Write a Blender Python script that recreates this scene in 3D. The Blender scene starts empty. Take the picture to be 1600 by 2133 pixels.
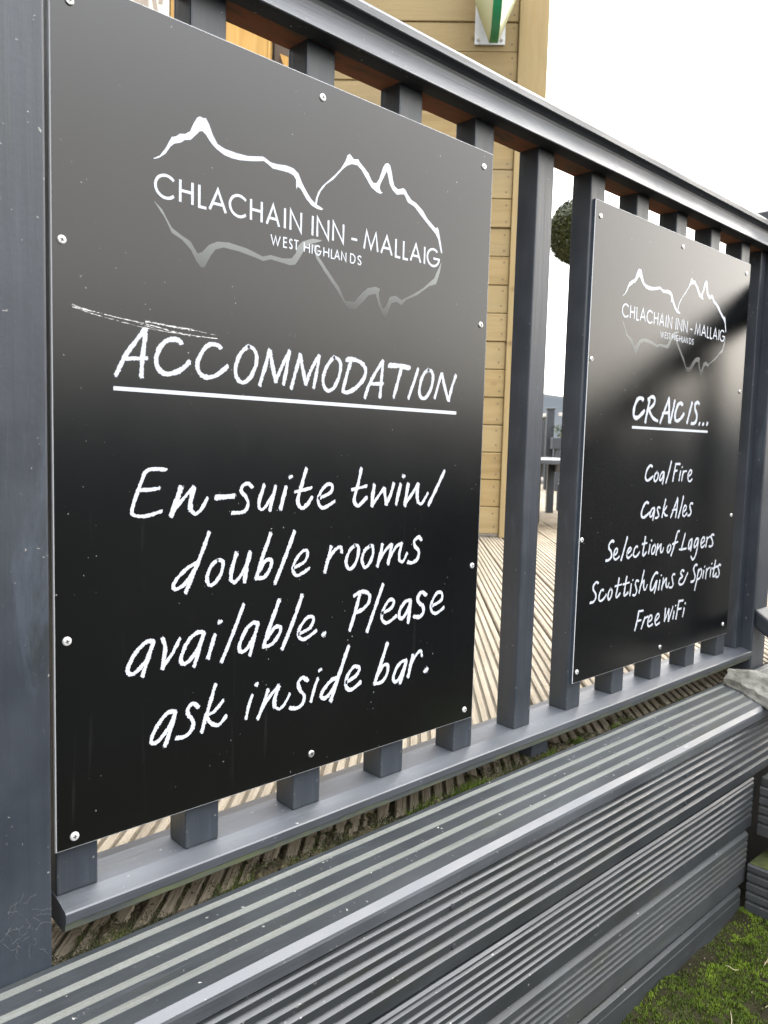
import bpy, bmesh, math, random
from mathutils import Vector, Matrix
from mathutils import noise as mathutils_noise
R = math.radians
rnd = random.Random(7)
C = bpy.context.scene.collection
sc = bpy.context.scene

# ------------------------------------------------------------------ camera
cam = bpy.data.objects.new('camera', bpy.data.cameras.new('camera'))
C.objects.link(cam)
right = Vector((0.73287202, -0.67980261, 0.02769516)); up = Vector((0.03783637, 0.08136575, 0.99596587)); fwd = Vector((0.67931364, 0.72886763, -0.08535194))
mw = Matrix((right, up, -fwd)).transposed().to_4x4(); mw.translation = Vector((-0.26344, -0.72498, 0.39468))
cam.matrix_world = mw
cam.data.sensor_width = 36; cam.data.sensor_fit = 'AUTO'; cam.data.lens = 27.51
cam.data.clip_start = 0.02; cam.data.clip_end = 1000
cam.data.dof.use_dof = True; cam.data.dof.focus_distance = 1.0; cam.data.dof.aperture_fstop = 13
sc.camera = cam

# ------------------------------------------------------------------ sky, sun, exposure
SUN_AZ = R(94)      # from +y towards +x
SUN_EL = R(34)
w = bpy.data.worlds.new('World'); sc.world = w; w.use_nodes = True
nt = w.node_tree; nt.nodes.clear()
sky = nt.nodes.new('ShaderNodeTexSky'); sky.sky_type = 'NISHITA'; sky.sun_disc = False
sky.sun_elevation = SUN_EL; sky.sun_rotation = SUN_AZ
sky.air_density = 1.0; sky.dust_density = 4.0; sky.ozone_density = 1.0; sky.altitude = 0
hsv = nt.nodes.new('ShaderNodeHueSaturation'); hsv.inputs['Saturation'].default_value = 0.5
bg = nt.nodes.new('ShaderNodeBackground'); bg.inputs['Strength'].default_value = 0.15
wo = nt.nodes.new('ShaderNodeOutputWorld')
# thin bright cloud: an even veil, a little brighter overhead, added to the clear-sky glow
tcw = nt.nodes.new('ShaderNodeTexCoord'); sxw = nt.nodes.new('ShaderNodeSeparateXYZ'); nt.links.new(tcw.outputs['Generated'], sxw.inputs[0])
cr = nt.nodes.new('ShaderNodeValToRGB'); 
while len(cr.color_ramp.elements) < 4: cr.color_ramp.elements.new(0.5)
for e_, (p_, c_) in zip(cr.color_ramp.elements, ((0.0, (0.52, 0.475, 0.415)), (0.34, (0.70, 0.66, 0.595)), (0.66, (1.95, 1.98, 2.05)), (1.0, (2.9, 2.95, 3.1)))): e_.position = p_; e_.color = (*c_, 1)
nt.links.new(sxw.outputs['Z'], cr.inputs[0])
mxw = nt.nodes.new('ShaderNodeMix'); mxw.data_type = 'RGBA'; mxw.blend_type = 'ADD'; mxw.inputs[0].default_value = 1.0
scl = nt.nodes.new('ShaderNodeVectorMath'); scl.operation = 'SCALE'; scl.inputs['Scale'].default_value = 5.6; nt.links.new(cr.outputs[0], scl.inputs[0])
hsv.inputs['Value'].default_value = 0.40
nt.links.new(hsv.outputs[0], mxw.inputs[6]); nt.links.new(scl.outputs[0], mxw.inputs[7])
nt.links.new(sky.outputs[0], hsv.inputs['Color']); nt.links.new(mxw.outputs[2], bg.inputs['Color']); nt.links.new(bg.outputs[0], wo.inputs['Surface'])
sl = bpy.data.lights.new('sun', 'SUN'); sl.energy = 0.5; sl.angle = R(25); sl.color = (1.0, 0.93, 0.82)
sun = bpy.data.objects.new('sun', sl); C.objects.link(sun)
sd = Vector((math.sin(SUN_AZ)*math.cos(SUN_EL), math.cos(SUN_AZ)*math.cos(SUN_EL), math.sin(SUN_EL)))
sun.rotation_euler = sd.to_track_quat('Z', 'Y').to_euler()
vs = sc.view_settings
vs.view_transform = 'Standard'; vs.look = 'None'; vs.gamma = 1; vs.use_curve_mapping = False
vs.exposure = 1.92

# ------------------------------------------------------------------ material helpers
class NT:
    def __init__(s, name):
        s.m = bpy.data.materials.new(name); s.m.use_nodes = True
        s.t = s.m.node_tree; s.b = s.t.nodes['Principled BSDF']; s.o = s.t.nodes['Material Output']
        s.tc = s.t.nodes.new('ShaderNodeTexCoord')
    def n(s, typ, **kw):
        nd = s.t.nodes.new('ShaderNode' + typ)
        for k, v in kw.items(): setattr(nd, k, v)
        return nd
    def l(s, a, b): s.t.links.new(a, b)
    def mapping(s, scale=(1, 1, 1), rot=(0, 0, 0), loc=(0, 0, 0)):
        mp = s.n('Mapping'); mp.inputs['Scale'].default_value = scale; mp.inputs['Rotation'].default_value = rot; mp.inputs['Location'].default_value = loc
        s.l(s.tc.outputs['Object'], mp.inputs[0]); return mp.outputs[0]
    def noise(s, vec, scale, detail=4, rough=0.55, dist=0.0):
        nd = s.n('TexNoise'); nd.inputs['Scale'].default_value = scale; nd.inputs['Detail'].default_value = detail
        nd.inputs['Roughness'].default_value = rough; nd.inputs['Distortion'].default_value = dist
        s.l(vec, nd.inputs['Vector']); return nd.outputs['Fac']
    def ramp(s, fac, stops, interp='LINEAR'):
        nd = s.n('ValToRGB'); cr = nd.color_ramp; cr.interpolation = interp
        while len(cr.elements) < len(stops): cr.elements.new(0.5)
        for e, (p, c) in zip(cr.elements, stops):
            e.position = p; e.color = c if len(c) == 4 else (*c, 1)
        s.l(fac, nd.inputs[0]); return nd.outputs[0]
    def mix(s, fac, a, b, blend='MIX'):
        nd = s.n('Mix', data_type='RGBA', blend_type=blend)
        for sock, v in ((nd.inputs[0], fac), (nd.inputs[6], a), (nd.inputs[7], b)):
            if hasattr(v, 'node'): s.l(v, sock)
            elif isinstance(v, (int, float)): sock.default_value = v
            else: sock.default_value = (*v, 1)
        return nd.outputs[2]
    def math(s, op, a, b=None, clamp=False):
        nd = s.n('Math', operation=op, use_clamp=clamp)
        for i, v in enumerate((a, b)):
            if v is None: continue
            if hasattr(v, 'node'): s.l(v, nd.inputs[i])
            else: nd.inputs[i].default_value = v
        return nd.outputs[0]
    def col(s, c):
        if hasattr(c, 'node'): s.l(c, s.b.inputs['Base Color'])
        else: s.b.inputs['Base Color'].default_value = (*c, 1)
    def rough(s, r):
        if hasattr(r, 'node'): s.l(r, s.b.inputs['Roughness'])
        else: s.b.inputs['Roughness'].default_value = r
    def bump(s, h, dist=0.001, strength=1.0):
        nd = s.n('Bump'); nd.inputs['Distance'].default_value = dist; nd.inputs['Strength'].default_value = strength
        s.l(h, nd.inputs['Height']); s.l(nd.outputs[0], s.b.inputs['Normal'])
def plain(name, c, r=0.5, metal=0.0):
    n = NT(name); n.col(c); n.rough(r); n.b.inputs['Metallic'].default_value = metal
    return n.m

def paint(name, stretch, base=(0.0235, 0.0275, 0.0335), r=0.31, dirt=0.5, spec=0.95):
    """anthracite wood paint: grain ridges stretched along one axis, dust, specks, worn patches"""
    n = NT(name)
    g = n.noise(n.mapping(stretch), 26, 6, 0.62, 0.4)
    p = n.noise(n.mapping((1, 1, 1)), 7, 5, 0.6)
    sp = n.noise(n.mapping((1, 1, 1), loc=(3, 1, 2)), 210, 2, 0.5)
    sp2 = n.noise(n.mapping((1, 1, 1), loc=(7, 5, 2)), 34, 2, 0.5)
    c = n.mix(n.ramp(p, [(0.35, (0, 0, 0)), (0.75, (1, 1, 1))]), base, tuple(v*1.45 + 0.006 for v in base))
    c = n.mix(n.ramp(g, [(0.3, (0, 0, 0)), (0.8, (0.5, 0.5, 0.5))]), c, tuple(v*0.7 for v in base))
    wr = n.noise(n.mapping(tuple(v*0.55 + 0.2 for v in stretch), loc=(1, 8, 3)), 15, 9, 0.72, 0.5)
    c = n.mix(n.ramp(wr, [(0.58, (0, 0, 0)), (0.68, (0.6, 0.6, 0.6))]), c, tuple(v*2.1 + 0.004 for v in base))
    st_ = n.noise(n.mapping(tuple(v*0.5 + 0.3 for v in stretch), loc=(5, 2, 6)), 9, 6, 0.65)
    c = n.mix(n.ramp(st_, [(0.56, (0, 0, 0)), (0.74, (0.55, 0.55, 0.55))]), c, (base[0]*0.9 + 0.012, base[1]*0.9 + 0.011, base[2]*0.55 + 0.002))
    speck = n.math('MULTIPLY', n.ramp(sp, [(0.70, (0, 0, 0)), (0.735, (1, 1, 1))]), n.ramp(sp2, [(0.5, (0, 0, 0)), (0.62, (1, 1, 1))]))
    c = n.mix(n.math('MULTIPLY', speck, dirt), c, (0.42, 0.41, 0.37))
    n.col(c)
    n.rough(n.math('ADD', n.ramp(p, [(0.25, (r - 0.07,)*3), (0.8, (r + 0.16,)*3)]), n.math('MULTIPLY', wr, 0.14)))
    n.b.inputs['Specular IOR Level'].default_value = spec
    n.bump(n.math('ADD', n.math('ADD', n.math('MULTIPLY', g, 1.0), n.math('MULTIPLY', wr, 0.5)), n.math('MULTIPLY', sp, 0.16)), 0.0013, 0.5)
    return n.m
ST_X = (0.12, 3, 3); ST_Z = (3, 3, 0.12); ST_Y = (3, 0.12, 3)
M = {}
M['paint_z'] = paint('grey_paint_upright', ST_Z, base=(0.019, 0.0235, 0.0305), spec=0.54)
M['paint_x'] = paint('grey_paint_rail', ST_X, r=0.40, spec=0.85)
M['paint_y'] = paint('grey_paint_across', ST_Y, base=(0.012, 0.0145, 0.018), r=0.5, spec=0.22)
M['tread'] = paint('grey_paint_tread', ST_X, base=(0.018, 0.021, 0.0235), r=0.46, dirt=0.8, spec=0.24)
M['riser'] = paint('grey_paint_riser', ST_X, base=(0.0175, 0.020, 0.023), r=0.30, dirt=0.7, spec=0.75)
M['nose'] = paint('lit_grey_paint_nosing', ST_X, base=(0.030, 0.034, 0.040), r=0.43, dirt=0.6, spec=0.85)  # lighter copy of the step paint; the sky highlight is in its colour
M['paint_dull'] = paint('dull_grey_paint', ST_X, base=(0.02, 0.022, 0.025), r=0.75, spec=0.15)
M['riser_old'] = paint('worn_grey_paint_riser', ST_X, base=(0.024, 0.0265, 0.028), r=0.46, dirt=0.8, spec=0.55)

def m_groove_dirt():
    n = NT('groove_dirt')
    a = n.noise(n.mapping((0.25, 2, 2)), 30, 5, 0.6); b = n.noise(n.mapping(), 180, 3, 0.6)
    n.col(n.mix(n.ramp(b, [(0.35, (0, 0, 0)), (0.7, (1, 1, 1))]), n.ramp(a, [(0.3, (0.078, 0.082, 0.079)), (0.7, (0.128, 0.133, 0.124))]), (0.095, 0.099, 0.084)))
    n.rough(0.8); n.bump(b, 0.0008, 0.6); return n.m
M['groove_dirt'] = m_groove_dirt()
def m_raw():     # bare reddish underside of the handrail
    n = NT('bare_reddish_wood')
    a = n.noise(n.mapping((0.4, 1.6, 1)), 22, 5, 0.65, 0.6)
    n.col(n.ramp(a, [(0.35, (0.06, 0.045, 0.032)), (0.52, (0.13, 0.052, 0.028)), (0.66, (0.07, 0.05, 0.033))])); n.rough(0.9); n.b.inputs['Specular IOR Level'].default_value = 0.1; n.bump(a, 0.001, 0.5); return n.m
M['raw'] = m_raw()
def m_algae():
    n = NT('algae_stained_paint')
    a = n.noise(n.mapping((0.5, 2, 2)), 40, 5, 0.65)
    n.col(n.ramp(a, [(0.38, (0.045, 0.05, 0.05)), (0.6, (0.075, 0.085, 0.045))])); n.rough(0.65); n.bump(a, 0.001, 0.5); return n.m
M['algae'] = m_algae()

def m_sign():
    n = NT('satin_black_panel')
    a = n.noise(n.mapping(), 5, 4, 0.6); sp = n.noise(n.mapping(loc=(1, 2, 5)), 240, 1, 0.4); sp2 = n.noise(n.mapping(loc=(9, 3, 1)), 14, 2, 0.5)
    st = n.noise(n.mapping((6, 1, 0.35)), 16, 4, 0.6)
    c = n.mix(n.ramp(a, [(0.3, (0, 0, 0)), (0.8, (1, 1, 1))]), (0.0018, 0.0020, 0.0022), (0.0030, 0.0032, 0.0035))
    c = n.mix(n.math('MULTIPLY', n.ramp(st, [(0.62, (0, 0, 0)), (0.8, (1, 1, 1))]), 0.06), c, (0.12, 0.12, 0.115))
    speck = n.math('MULTIPLY', n.ramp(sp, [(0.745, (0, 0, 0)), (0.775, (1, 1, 1))]), n.ramp(sp2, [(0.5, (0, 0, 0)), (0.6, (1, 1, 1))]))
    c = n.mix(n.math('MULTIPLY', speck, 0.75), c, (0.26, 0.26, 0.24))
    n.col(c); n.rough(n.ramp(a, [(0.3, (0.185,)*3), (0.75, (0.24,)*3)]))
    bp_ = n.n('Bump'); bp_.inputs['Distance'].default_value = 0.00012; bp_.inputs['Strength'].default_value = 0.35; n.l(n.noise(n.mapping(), 900, 2, 0.5), bp_.inputs['Height'])
    df = n.n('BsdfDiffuse'); n.l(c, df.inputs['Color'])
    gl = n.n('BsdfGlossy', distribution='BECKMANN'); n.l(n.ramp(a, [(0.3, (0.21,)*3), (0.75, (0.26,)*3)]), gl.inputs['Roughness']); n.l(bp_.outputs[0], gl.inputs['Normal'])
    fr = n.n('Fresnel'); fr.inputs['IOR'].default_value = 1.74
    mx = n.n('MixShader'); n.l(fr.outputs[0], mx.inputs[0]); n.l(df.outputs[0], mx.inputs[1]); n.l(gl.outputs[0], mx.inputs[2]); n.l(mx.outputs[0], n.o.inputs['Surface'])
    return n.m
M['sign'] = m_sign()
M['sign_edge'] = plain('panel_edge', (0.50, 0.51, 0.52), 0.45)
def m_chalk():
    n = NT('chalk_white')
    at = n.n('Attribute', attribute_name='edge')
    a = n.noise(n.mapping(), 520, 3, 0.7); b = n.noise(n.mapping((2.2, 2.2, 0.7), loc=(4, 4, 4)), 95, 3, 0.6)
    h = n.math('ADD', n.math('MULTIPLY', n.math('POWER', at.outputs['Fac'], 2.6), 0.27), n.math('MULTIPLY', n.math('ADD', n.math('MULTIPLY', a, 0.6), n.math('MULTIPLY', b, 0.4)), 0.98))
    keep = n.ramp(h, [(0.68, (1, 1, 1)), (0.71, (0, 0, 0))])
    tr = n.n('BsdfTransparent'); mx = n.n('MixShader')
    n.l(keep, mx.inputs[0]); n.l(tr.outputs[0], mx.inputs[1]); n.l(n.b.outputs[0], mx.inputs[2]); n.l(mx.outputs[0], n.o.inputs['Surface'])
    n.col((0.42, 0.44, 0.475)); n.rough(0.85); n.b.inputs['Specular IOR Level'].default_value = 0.2; return n.m
M['chalk'] = m_chalk()
def m_print():
    n = NT('printed_white'); a = n.noise(n.mapping(), 60, 4, 0.6)
    n.col(n.ramp(a, [(0.3, (0.42, 0.445, 0.48)), (0.7, (0.46, 0.48, 0.515))])); n.rough(0.4); n.b.inputs['Specular IOR Level'].default_value = 0.3; return n.m
M['print'] = m_print()
def m_scratch():
    n = NT('chalk_scratch'); at = n.n('Attribute', attribute_name='edge')
    a = n.noise(n.mapping((0.5, 1, 2.5), rot=(0, R(-9), 0)), 420, 3, 0.7)
    keep = n.ramp(n.math('ADD', n.math('MULTIPLY', at.outputs['Fac'], 0.25), a), [(0.55, (1, 1, 1)), (0.62, (0, 0, 0))])
    tr = n.n('BsdfTransparent'); mx = n.n('MixShader')
    n.l(keep, mx.inputs[0]); n.l(tr.outputs[0], mx.inputs[1]); n.l(n.b.outputs[0], mx.inputs[2]); n.l(mx.outputs[0], n.o.inputs['Surface'])
    n.col((0.55, 0.55, 0.54)); n.rough(0.9); return n.m
M['scratch'] = m_scratch()
def m_faded():   # the printed mirrored outline, which fades out downwards as printed
    n = NT('printed_grey_fade'); sx = n.n('SeparateXYZ'); n.l(n.tc.outputs['Object'], sx.inputs[0])
    f = n.math('DIVIDE', n.math('SUBTRACT', sx.outputs['Z'], 0.545), 0.075, True)
    n.col(n.ramp(f, [(0.0, (0.016, 0.016, 0.016)), (1.0, (0.165, 0.175, 0.168))])); n.rough(0.27); return n.m
M['faded'] = m_faded()
M['steel'] = plain('zinc_steel', (0.62, 0.62, 0.60), 0.32, 0.85)
M['steel_pale'] = plain('painted_screw', (0.60, 0.60, 0.58), 0.4, 0.3)
M['dark'] = plain('dark_recess', (0.012, 0.012, 0.012), 0.6)

def m_deck():
    n = NT('weathered_decking')
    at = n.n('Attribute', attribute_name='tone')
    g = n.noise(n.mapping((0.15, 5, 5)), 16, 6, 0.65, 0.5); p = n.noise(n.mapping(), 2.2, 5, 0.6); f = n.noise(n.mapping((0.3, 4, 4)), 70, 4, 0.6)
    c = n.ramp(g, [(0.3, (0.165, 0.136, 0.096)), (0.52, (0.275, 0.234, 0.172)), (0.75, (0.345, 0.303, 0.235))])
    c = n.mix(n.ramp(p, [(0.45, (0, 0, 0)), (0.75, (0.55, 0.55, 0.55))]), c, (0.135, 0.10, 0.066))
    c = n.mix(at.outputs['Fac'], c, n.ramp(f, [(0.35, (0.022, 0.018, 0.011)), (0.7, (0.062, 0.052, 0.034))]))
    n.col(c); n.rough(0.8); n.b.inputs['Specular IOR Level'].default_value = 0.25; n.bump(n.math('ADD', f, g), 0.003, 0.9); return n.m
M['deck'] = m_deck()
def m_timber(name, tint=1.0, vert=False, hue=(1, 1, 1)):
    n = NT(name)
    oi = n.n('Attribute', attribute_name='tone')
    wv = n.n('TexNoise'); wv.inputs['Scale'].default_value = 3; wv.inputs['Detail'].default_value = 6; wv.inputs['Distortion'].default_value = 1.2
    n.l(n.mapping((7, 2, 0.6) if vert else (0.6, 2, 7)), wv.inputs['Vector'])
    fine = n.noise(n.mapping((22, 8, 1.0) if vert else (1.0, 8, 22)), 9, 5, 0.65, 0.3)
    blot = n.noise(n.mapping((1, 1, 1.4), loc=(2, 2, 8)), 3.1, 4, 0.55)
    vo = n.n('TexVoronoi'); vo.inputs['Scale'].default_value = 4.2; n.l(n.mapping((1, 1, 1.6), loc=(0.31, 0.2, 0.17)), vo.inputs['Vector'])
    c = n.ramp(wv.outputs['Fac'], [(0.3, (0.195*tint, 0.130*tint, 0.052*tint)), (0.5, (0.270*tint, 0.190*tint, 0.082*tint)), (0.7, (0.32*tint, 0.235*tint, 0.112*tint))])
    c = n.mix(n.math('MULTIPLY', oi.outputs['Fac'], 0.75), c, (0.30*tint, 0.235*tint, 0.125*tint))
    c = n.mix(n.ramp(blot, [(0.52, (0, 0, 0)), (0.72, (0.42, 0.42, 0.42))]), c, (0.27*tint, 0.22*tint, 0.115*tint))
    c = n.mix(n.ramp(vo.outputs['Distance'], [(0.05, (0.85, 0.85, 0.85)), (0.15, (0, 0, 0))]), c, (0.13, 0.075, 0.035))
    c = n.mix(n.ramp(fine, [(0.35, (0.35, 0.35, 0.35)), (0.6, (0, 0, 0))]), c, (0.27*tint, 0.19*tint, 0.085*tint))
    stn = n.noise(n.mapping((4, 4, 0.5) if vert else (1.2, 2, 2.2), loc=(6, 1, 4)), 2.4, 5, 0.65)
    c = n.mix(n.ramp(stn, [(0.55, (0, 0, 0)), (0.75, (0.5, 0.5, 0.5))]), c, (0.20*tint, 0.165*tint, 0.10*tint))
    if hue != (1, 1, 1): c = n.mix(1.0, c, hue, 'MULTIPLY')
    n.col(c); n.rough(0.75); n.b.inputs['Specular IOR Level'].default_value = 0.25; n.bump(fine, 0.003, 0.5); return n.m
M['timber'] = m_timber('treated_timber')
M['timber_v'] = m_timber('treated_timber_upright', 1.05, True)
M['brown_board'] = m_timber('brown_stained_boards', 0.12)
M['dark_glass'] = plain('dark_glass', (0.01, 0.012, 0.014), 0.05)
M['ply'] = m_timber('sunlit_plywood', 1.9, True, (1.0, 0.82, 0.55))  # raised orange tint paints sunlight into the sheet colour
def m_ground():
    n = NT('dark_damp_soil'); a = n.noise(n.mapping(), 9, 6, 0.65); b = n.noise(n.mapping(), 90, 4, 0.6)
    c = n.ramp(a, [(0.35, (0.012, 0.010, 0.007)), (0.55, (0.020, 0.018, 0.009)), (0.7, (0.028, 0.029, 0.011))]); n.col(c); n.rough(0.9); n.b.inputs['Specular IOR Level'].default_value = 0.08; n.bump(b, 0.006, 0.8); return n.m
M['soil'] = m_ground()
def m_asphalt():
    n = NT('far_ground'); a = n.noise(n.mapping(), 0.5, 6, 0.65); n.col(n.ramp(a, [(0.35, (0.010, 0.010, 0.0095)), (0.7, (0.017, 0.0165, 0.0155))])); n.rough(0.95); n.b.inputs['Specular IOR Level'].default_value = 0.1; return n.m
M['far_ground'] = m_asphalt()
def m_moss(name, stops, seed):
    n = NT(name); a = n.noise(n.mapping(loc=(seed, seed, 0)), 17, 5, 0.65); at = n.n('Attribute', attribute_name='tone')
    c = n.ramp(a, stops); c = n.mix(at.outputs['Fac'], c, (0.018, 0.015, 0.009)); n.col(c); n.rough(0.8); n.b.inputs['Specular IOR Level'].default_value = 0.2; return n.m
def m_gap():
    n = NT('mossy_gap_dirt'); a = n.noise(n.mapping(), 30, 5, 0.65); b = n.noise(n.mapping(loc=(2, 2, 2)), 300, 3, 0.7)
    c = n.ramp(a, [(0.35, (0.020, 0.016, 0.010)), (0.55, (0.034, 0.030, 0.016)), (0.72, (0.040, 0.046, 0.014))])
    c = n.mix(n.ramp(b, [(0.60, (0, 0, 0)), (0.70, (1, 1, 1))]), c, (0.15, 0.125, 0.085)); n.col(c); n.rough(0.95); n.b.inputs['Specular IOR Level'].default_value = 0.1; n.bump(b, 0.002, 0.8); return n.m
M['gap_dirt'] = m_gap()
M['moss'] = m_moss('moss_green', [(0.38, (0.028, 0.044, 0.004)), (0.54, (0.062, 0.094, 0.007)), (0.70, (0.125, 0.185, 0.012))], 3)
M['moss_dark'] = m_moss('dark_moss', [(0.38, (0.022, 0.026, 0.010)), (0.55, (0.045, 0.052, 0.016)), (0.72, (0.085, 0.11, 0.02))], 5)
def m_stone():
    n = NT('grey_slab_stone'); a = n.noise(n.mapping(), 14, 6, 0.65, 0.5); b = n.noise(n.mapping(), 75, 5, 0.65)
    n.col(n.ramp(a, [(0.34, (0.045, 0.044, 0.038)), (0.5, (0.095, 0.093, 0.076)), (0.66, (0.150, 0.148, 0.128))])); n.rough(0.85); n.bump(n.math('ADD', a, b), 0.004, 0.7); return n.m
M['stone'] = m_stone()
def m_leaf(name, c1, c2):
    n = NT(name); a = n.noise(n.mapping(), 30, 3, 0.6); n.col(n.ramp(a, [(0.35, c1), (0.65, c2)])); n.rough(0.5); return n.m
M['box_leaf'] = m_leaf('box_leaves', (0.020, 0.030, 0.008), (0.052, 0.070, 0.018))
M['bark'] = plain('bark', (0.09, 0.065, 0.045), 0.8)
M['crumb'] = plain('pale_litter', (0.16, 0.13, 0.085), 0.9)
M['straw'] = plain('dry_straw', (0.30, 0.26, 0.16), 0.7)
M['straw_brown'] = plain('brown_stem', (0.27, 0.15, 0.08), 0.75)
M['plate'] = plain('galvanised_plate', (0.60, 0.62, 0.64), 0.45, 0.35)
M['green'] = plain('green_rim', (0.015, 0.19, 0.075), 0.35)
def m_dome():
    n = NT('cream_sign_face'); lw = n.noise(n.mapping(), 3, 2, 0.5); n.col(n.ramp(lw, [(0.3, (0.42, 0.45, 0.27)), (0.7, (0.58, 0.58, 0.42))])); n.rough(0.18); return n.m
M['dome'] = m_dome()
M['cream'] = plain('cream_board', (0.80, 0.76, 0.64), 0.6)
M['grey_ink'] = plain('grey_lettering', (0.36, 0.30, 0.24), 0.6)
M['web'] = plain('cobweb_threads', (0.15, 0.15, 0.145), 0.9)
M['pot'] = plain('dark_trough', (0.03, 0.034, 0.042), 0.5)
M['flower'] = plain('pale_flowers', (0.72, 0.66, 0.62), 0.6)
def m_hill():
    n = NT('hazy_moorland'); a = n.noise(n.mapping(), 0.03, 6, 0.6); n.col(n.ramp(a, [(0.35, (0.042, 0.047, 0.052)), (0.65, (0.060, 0.065, 0.068))])); n.rough(1.0); n.b.inputs['Specular IOR Level'].default_value = 0; return n.m  # blue-grey base puts distance haze into the hill colour
M['hill'] = m_hill()

# ------------------------------------------------------------------ mesh helpers
class MB:
    """collects shapes into one mesh"""
    def __init__(s): s.v = []; s.f = []; s.mi = []; s.tone = []
    def add(s, vs, fs, mi=0, tone=0.0):
        o = len(s.v); s.v += [tuple(p) for p in vs]; s.tone += [tone]*len(vs) if not isinstance(tone, list) else tone
        for f in fs: s.f.append(tuple(i + o for i in f)); s.mi.append(mi)
    def box(s, x0, x1, y0, y1, z0, z1, bev=0.0, mi=0, tone=0.0, seg=2):
        bm = bmesh.new(); r = bmesh.ops.create_cube(bm, size=1)
        bmesh.ops.scale(bm, vec=(x1 - x0, y1 - y0, z1 - z0), verts=bm.verts)
        bmesh.ops.translate(bm, vec=((x0 + x1)/2, (y0 + y1)/2, (z0 + z1)/2), verts=bm.verts)
        if bev > 0: bmesh.ops.bevel(bm, geom=bm.edges[:], offset=bev, segments=seg, profile=0.6, affect='EDGES')
        bm.verts.index_update(); s.add([v.co[:] for v in bm.verts], [[v.index for v in f.verts] for f in bm.faces], mi, tone); bm.free()
    def prism_x(s, prof, x0, x1, mis=None, closed=True, n=1, jit=0.0):
        """profile of (y, z) swept along x; mis gives a material index per profile edge"""
        k = len(prof); vs = []
        for i in range(n + 1):
            x = x0 + (x1 - x0)*i/n
            if jit:
                q = mathutils_noise.noise_vector(Vector((x*2.2, prof[0][1]*9, prof[0][0]*9)))*jit
                vs += [(x, y + q.x + 0.35*jit*mathutils_noise.noise(Vector((x*14, j*0.9, prof[0][1]*50))), z + q.y + 0.35*jit*mathutils_noise.noise(Vector((x*14, j*0.9 + 40, prof[0][1]*50)))) for j, (y, z) in enumerate(prof)]
            else: vs += [(x, y, z) for y, z in prof]
        o = len(s.v); s.v += vs; s.tone += [0.0]*len(vs)
        for i in range(n):
            for j in range(k if closed else k - 1):
                a = o + i*k + j; b = o + i*k + (j + 1) % k
                s.f.append((a, a + k, b + k, b)); s.mi.append(mis[j] if mis else 0)
        if closed:
            s.f.append(tuple(o + j for j in range(k))); s.mi.append(0)
            s.f.append(tuple(o + n*k + j for j in reversed(range(k)))); s.mi.append(0)
    def tube(s, pts, rad, seg=8, mi=0, tone=0.0):
        vs = []; fs = []; P = [Vector(p) for p in pts]
        for i, p in enumerate(P):
            d = (P[min(i + 1, len(P) - 1)] - P[max(i - 1, 0)]).normalized()
            a = d.orthogonal().normalized(); b = d.cross(a)
            rr = rad[i] if isinstance(rad, (list, tuple)) else rad
            vs += [tuple(p + (a*math.cos(t) + b*math.sin(t))*rr) for t in (2*math.pi*k/seg for k in range(seg))]
        for i in range(len(P) - 1):
            for k in range(seg):
                fs.append((i*seg + k, i*seg + (k + 1) % seg, (i + 1)*seg + (k + 1) % seg, (i + 1)*seg + k))
        fs.append(tuple(reversed(range(seg)))); fs.append(tuple((len(P) - 1)*seg + k for k in range(seg)))
        s.add(vs, fs, mi, tone)
    def build(s, name, mats, parent=None, smooth=False, attr=None, fix=True):
        me = bpy.data.meshes.new(name); me.from_pydata(s.v, [], s.f)
        for m in (mats if isinstance(mats, (list, tuple)) else [mats]): me.materials.append(m)
        me.polygons.foreach_set('material_index', s.mi)
        if smooth: me.polygons.foreach_set('use_smooth', [True]*len(s.f))
        if attr:
            a = me.attributes.new(attr, 'FLOAT', 'POINT'); a.data.foreach_set('value', s.tone)
        me.update()
        if fix:
            bm = bmesh.new(); bm.from_mesh(me); bmesh.ops.recalc_face_normals(bm, faces=bm.faces); bm.to_mesh(me); bm.free()
        o = bpy.data.objects.new(name, me); C.objects.link(o)
        if parent: o.parent = parent
        return o
def empty(name, loc=(0, 0, 0), rz=0.0):
    o = bpy.data.objects.new(name, None); o.location = loc; o.rotation_euler = (0, 0, rz); o.empty_display_size = 0.05; C.objects.link(o); return o
def tag(o, label, cat, group=None):
    o['label'] = label; o['category'] = cat
    if group: o['group'] = group
    return o
def kind(o, k): o['kind'] = k; return o

# ------------------------------------------------------------------ setting: ground, hills
g = MB()
g.add([(-400, -400, -0.53), (400, -400, -0.53), (400, 400, -0.53), (-400, 400, -0.53)], [(0, 1, 2, 3)])
kind(g.build('ground', M['far_ground']), 'structure')
hl = MB(); NR = 160; ring = []
for j, (rad, hf) in enumerate(((120, 0.0), (150, 0.75), (180, 1.0), (230, 0.9))):
    for i in range(NR):
        a = 2*math.pi*i/NR
        h = 10.3 + 9.0*max(0, math.sin(a - R(98))) - 2.5*math.sin(3*a + 1.0) + 2.2*math.sin(7*a + 2) + 1.1*math.sin(17*a) + 0.5*math.sin(41*a)  # rise behind the camera is shaped to darken what the signs mirror
        ring.append((rad*math.sin(a), rad*math.cos(a), -0.6 + hf*h))
fs = [(j*NR + i, j*NR + (i + 1) % NR, (j + 1)*NR + (i + 1) % NR, (j + 1)*NR + i) for j in range(3) for i in range(NR)]
hl.add(ring, fs); kind(hl.build('hills', M['hill'], smooth=True, fix=False), 'structure')

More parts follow.
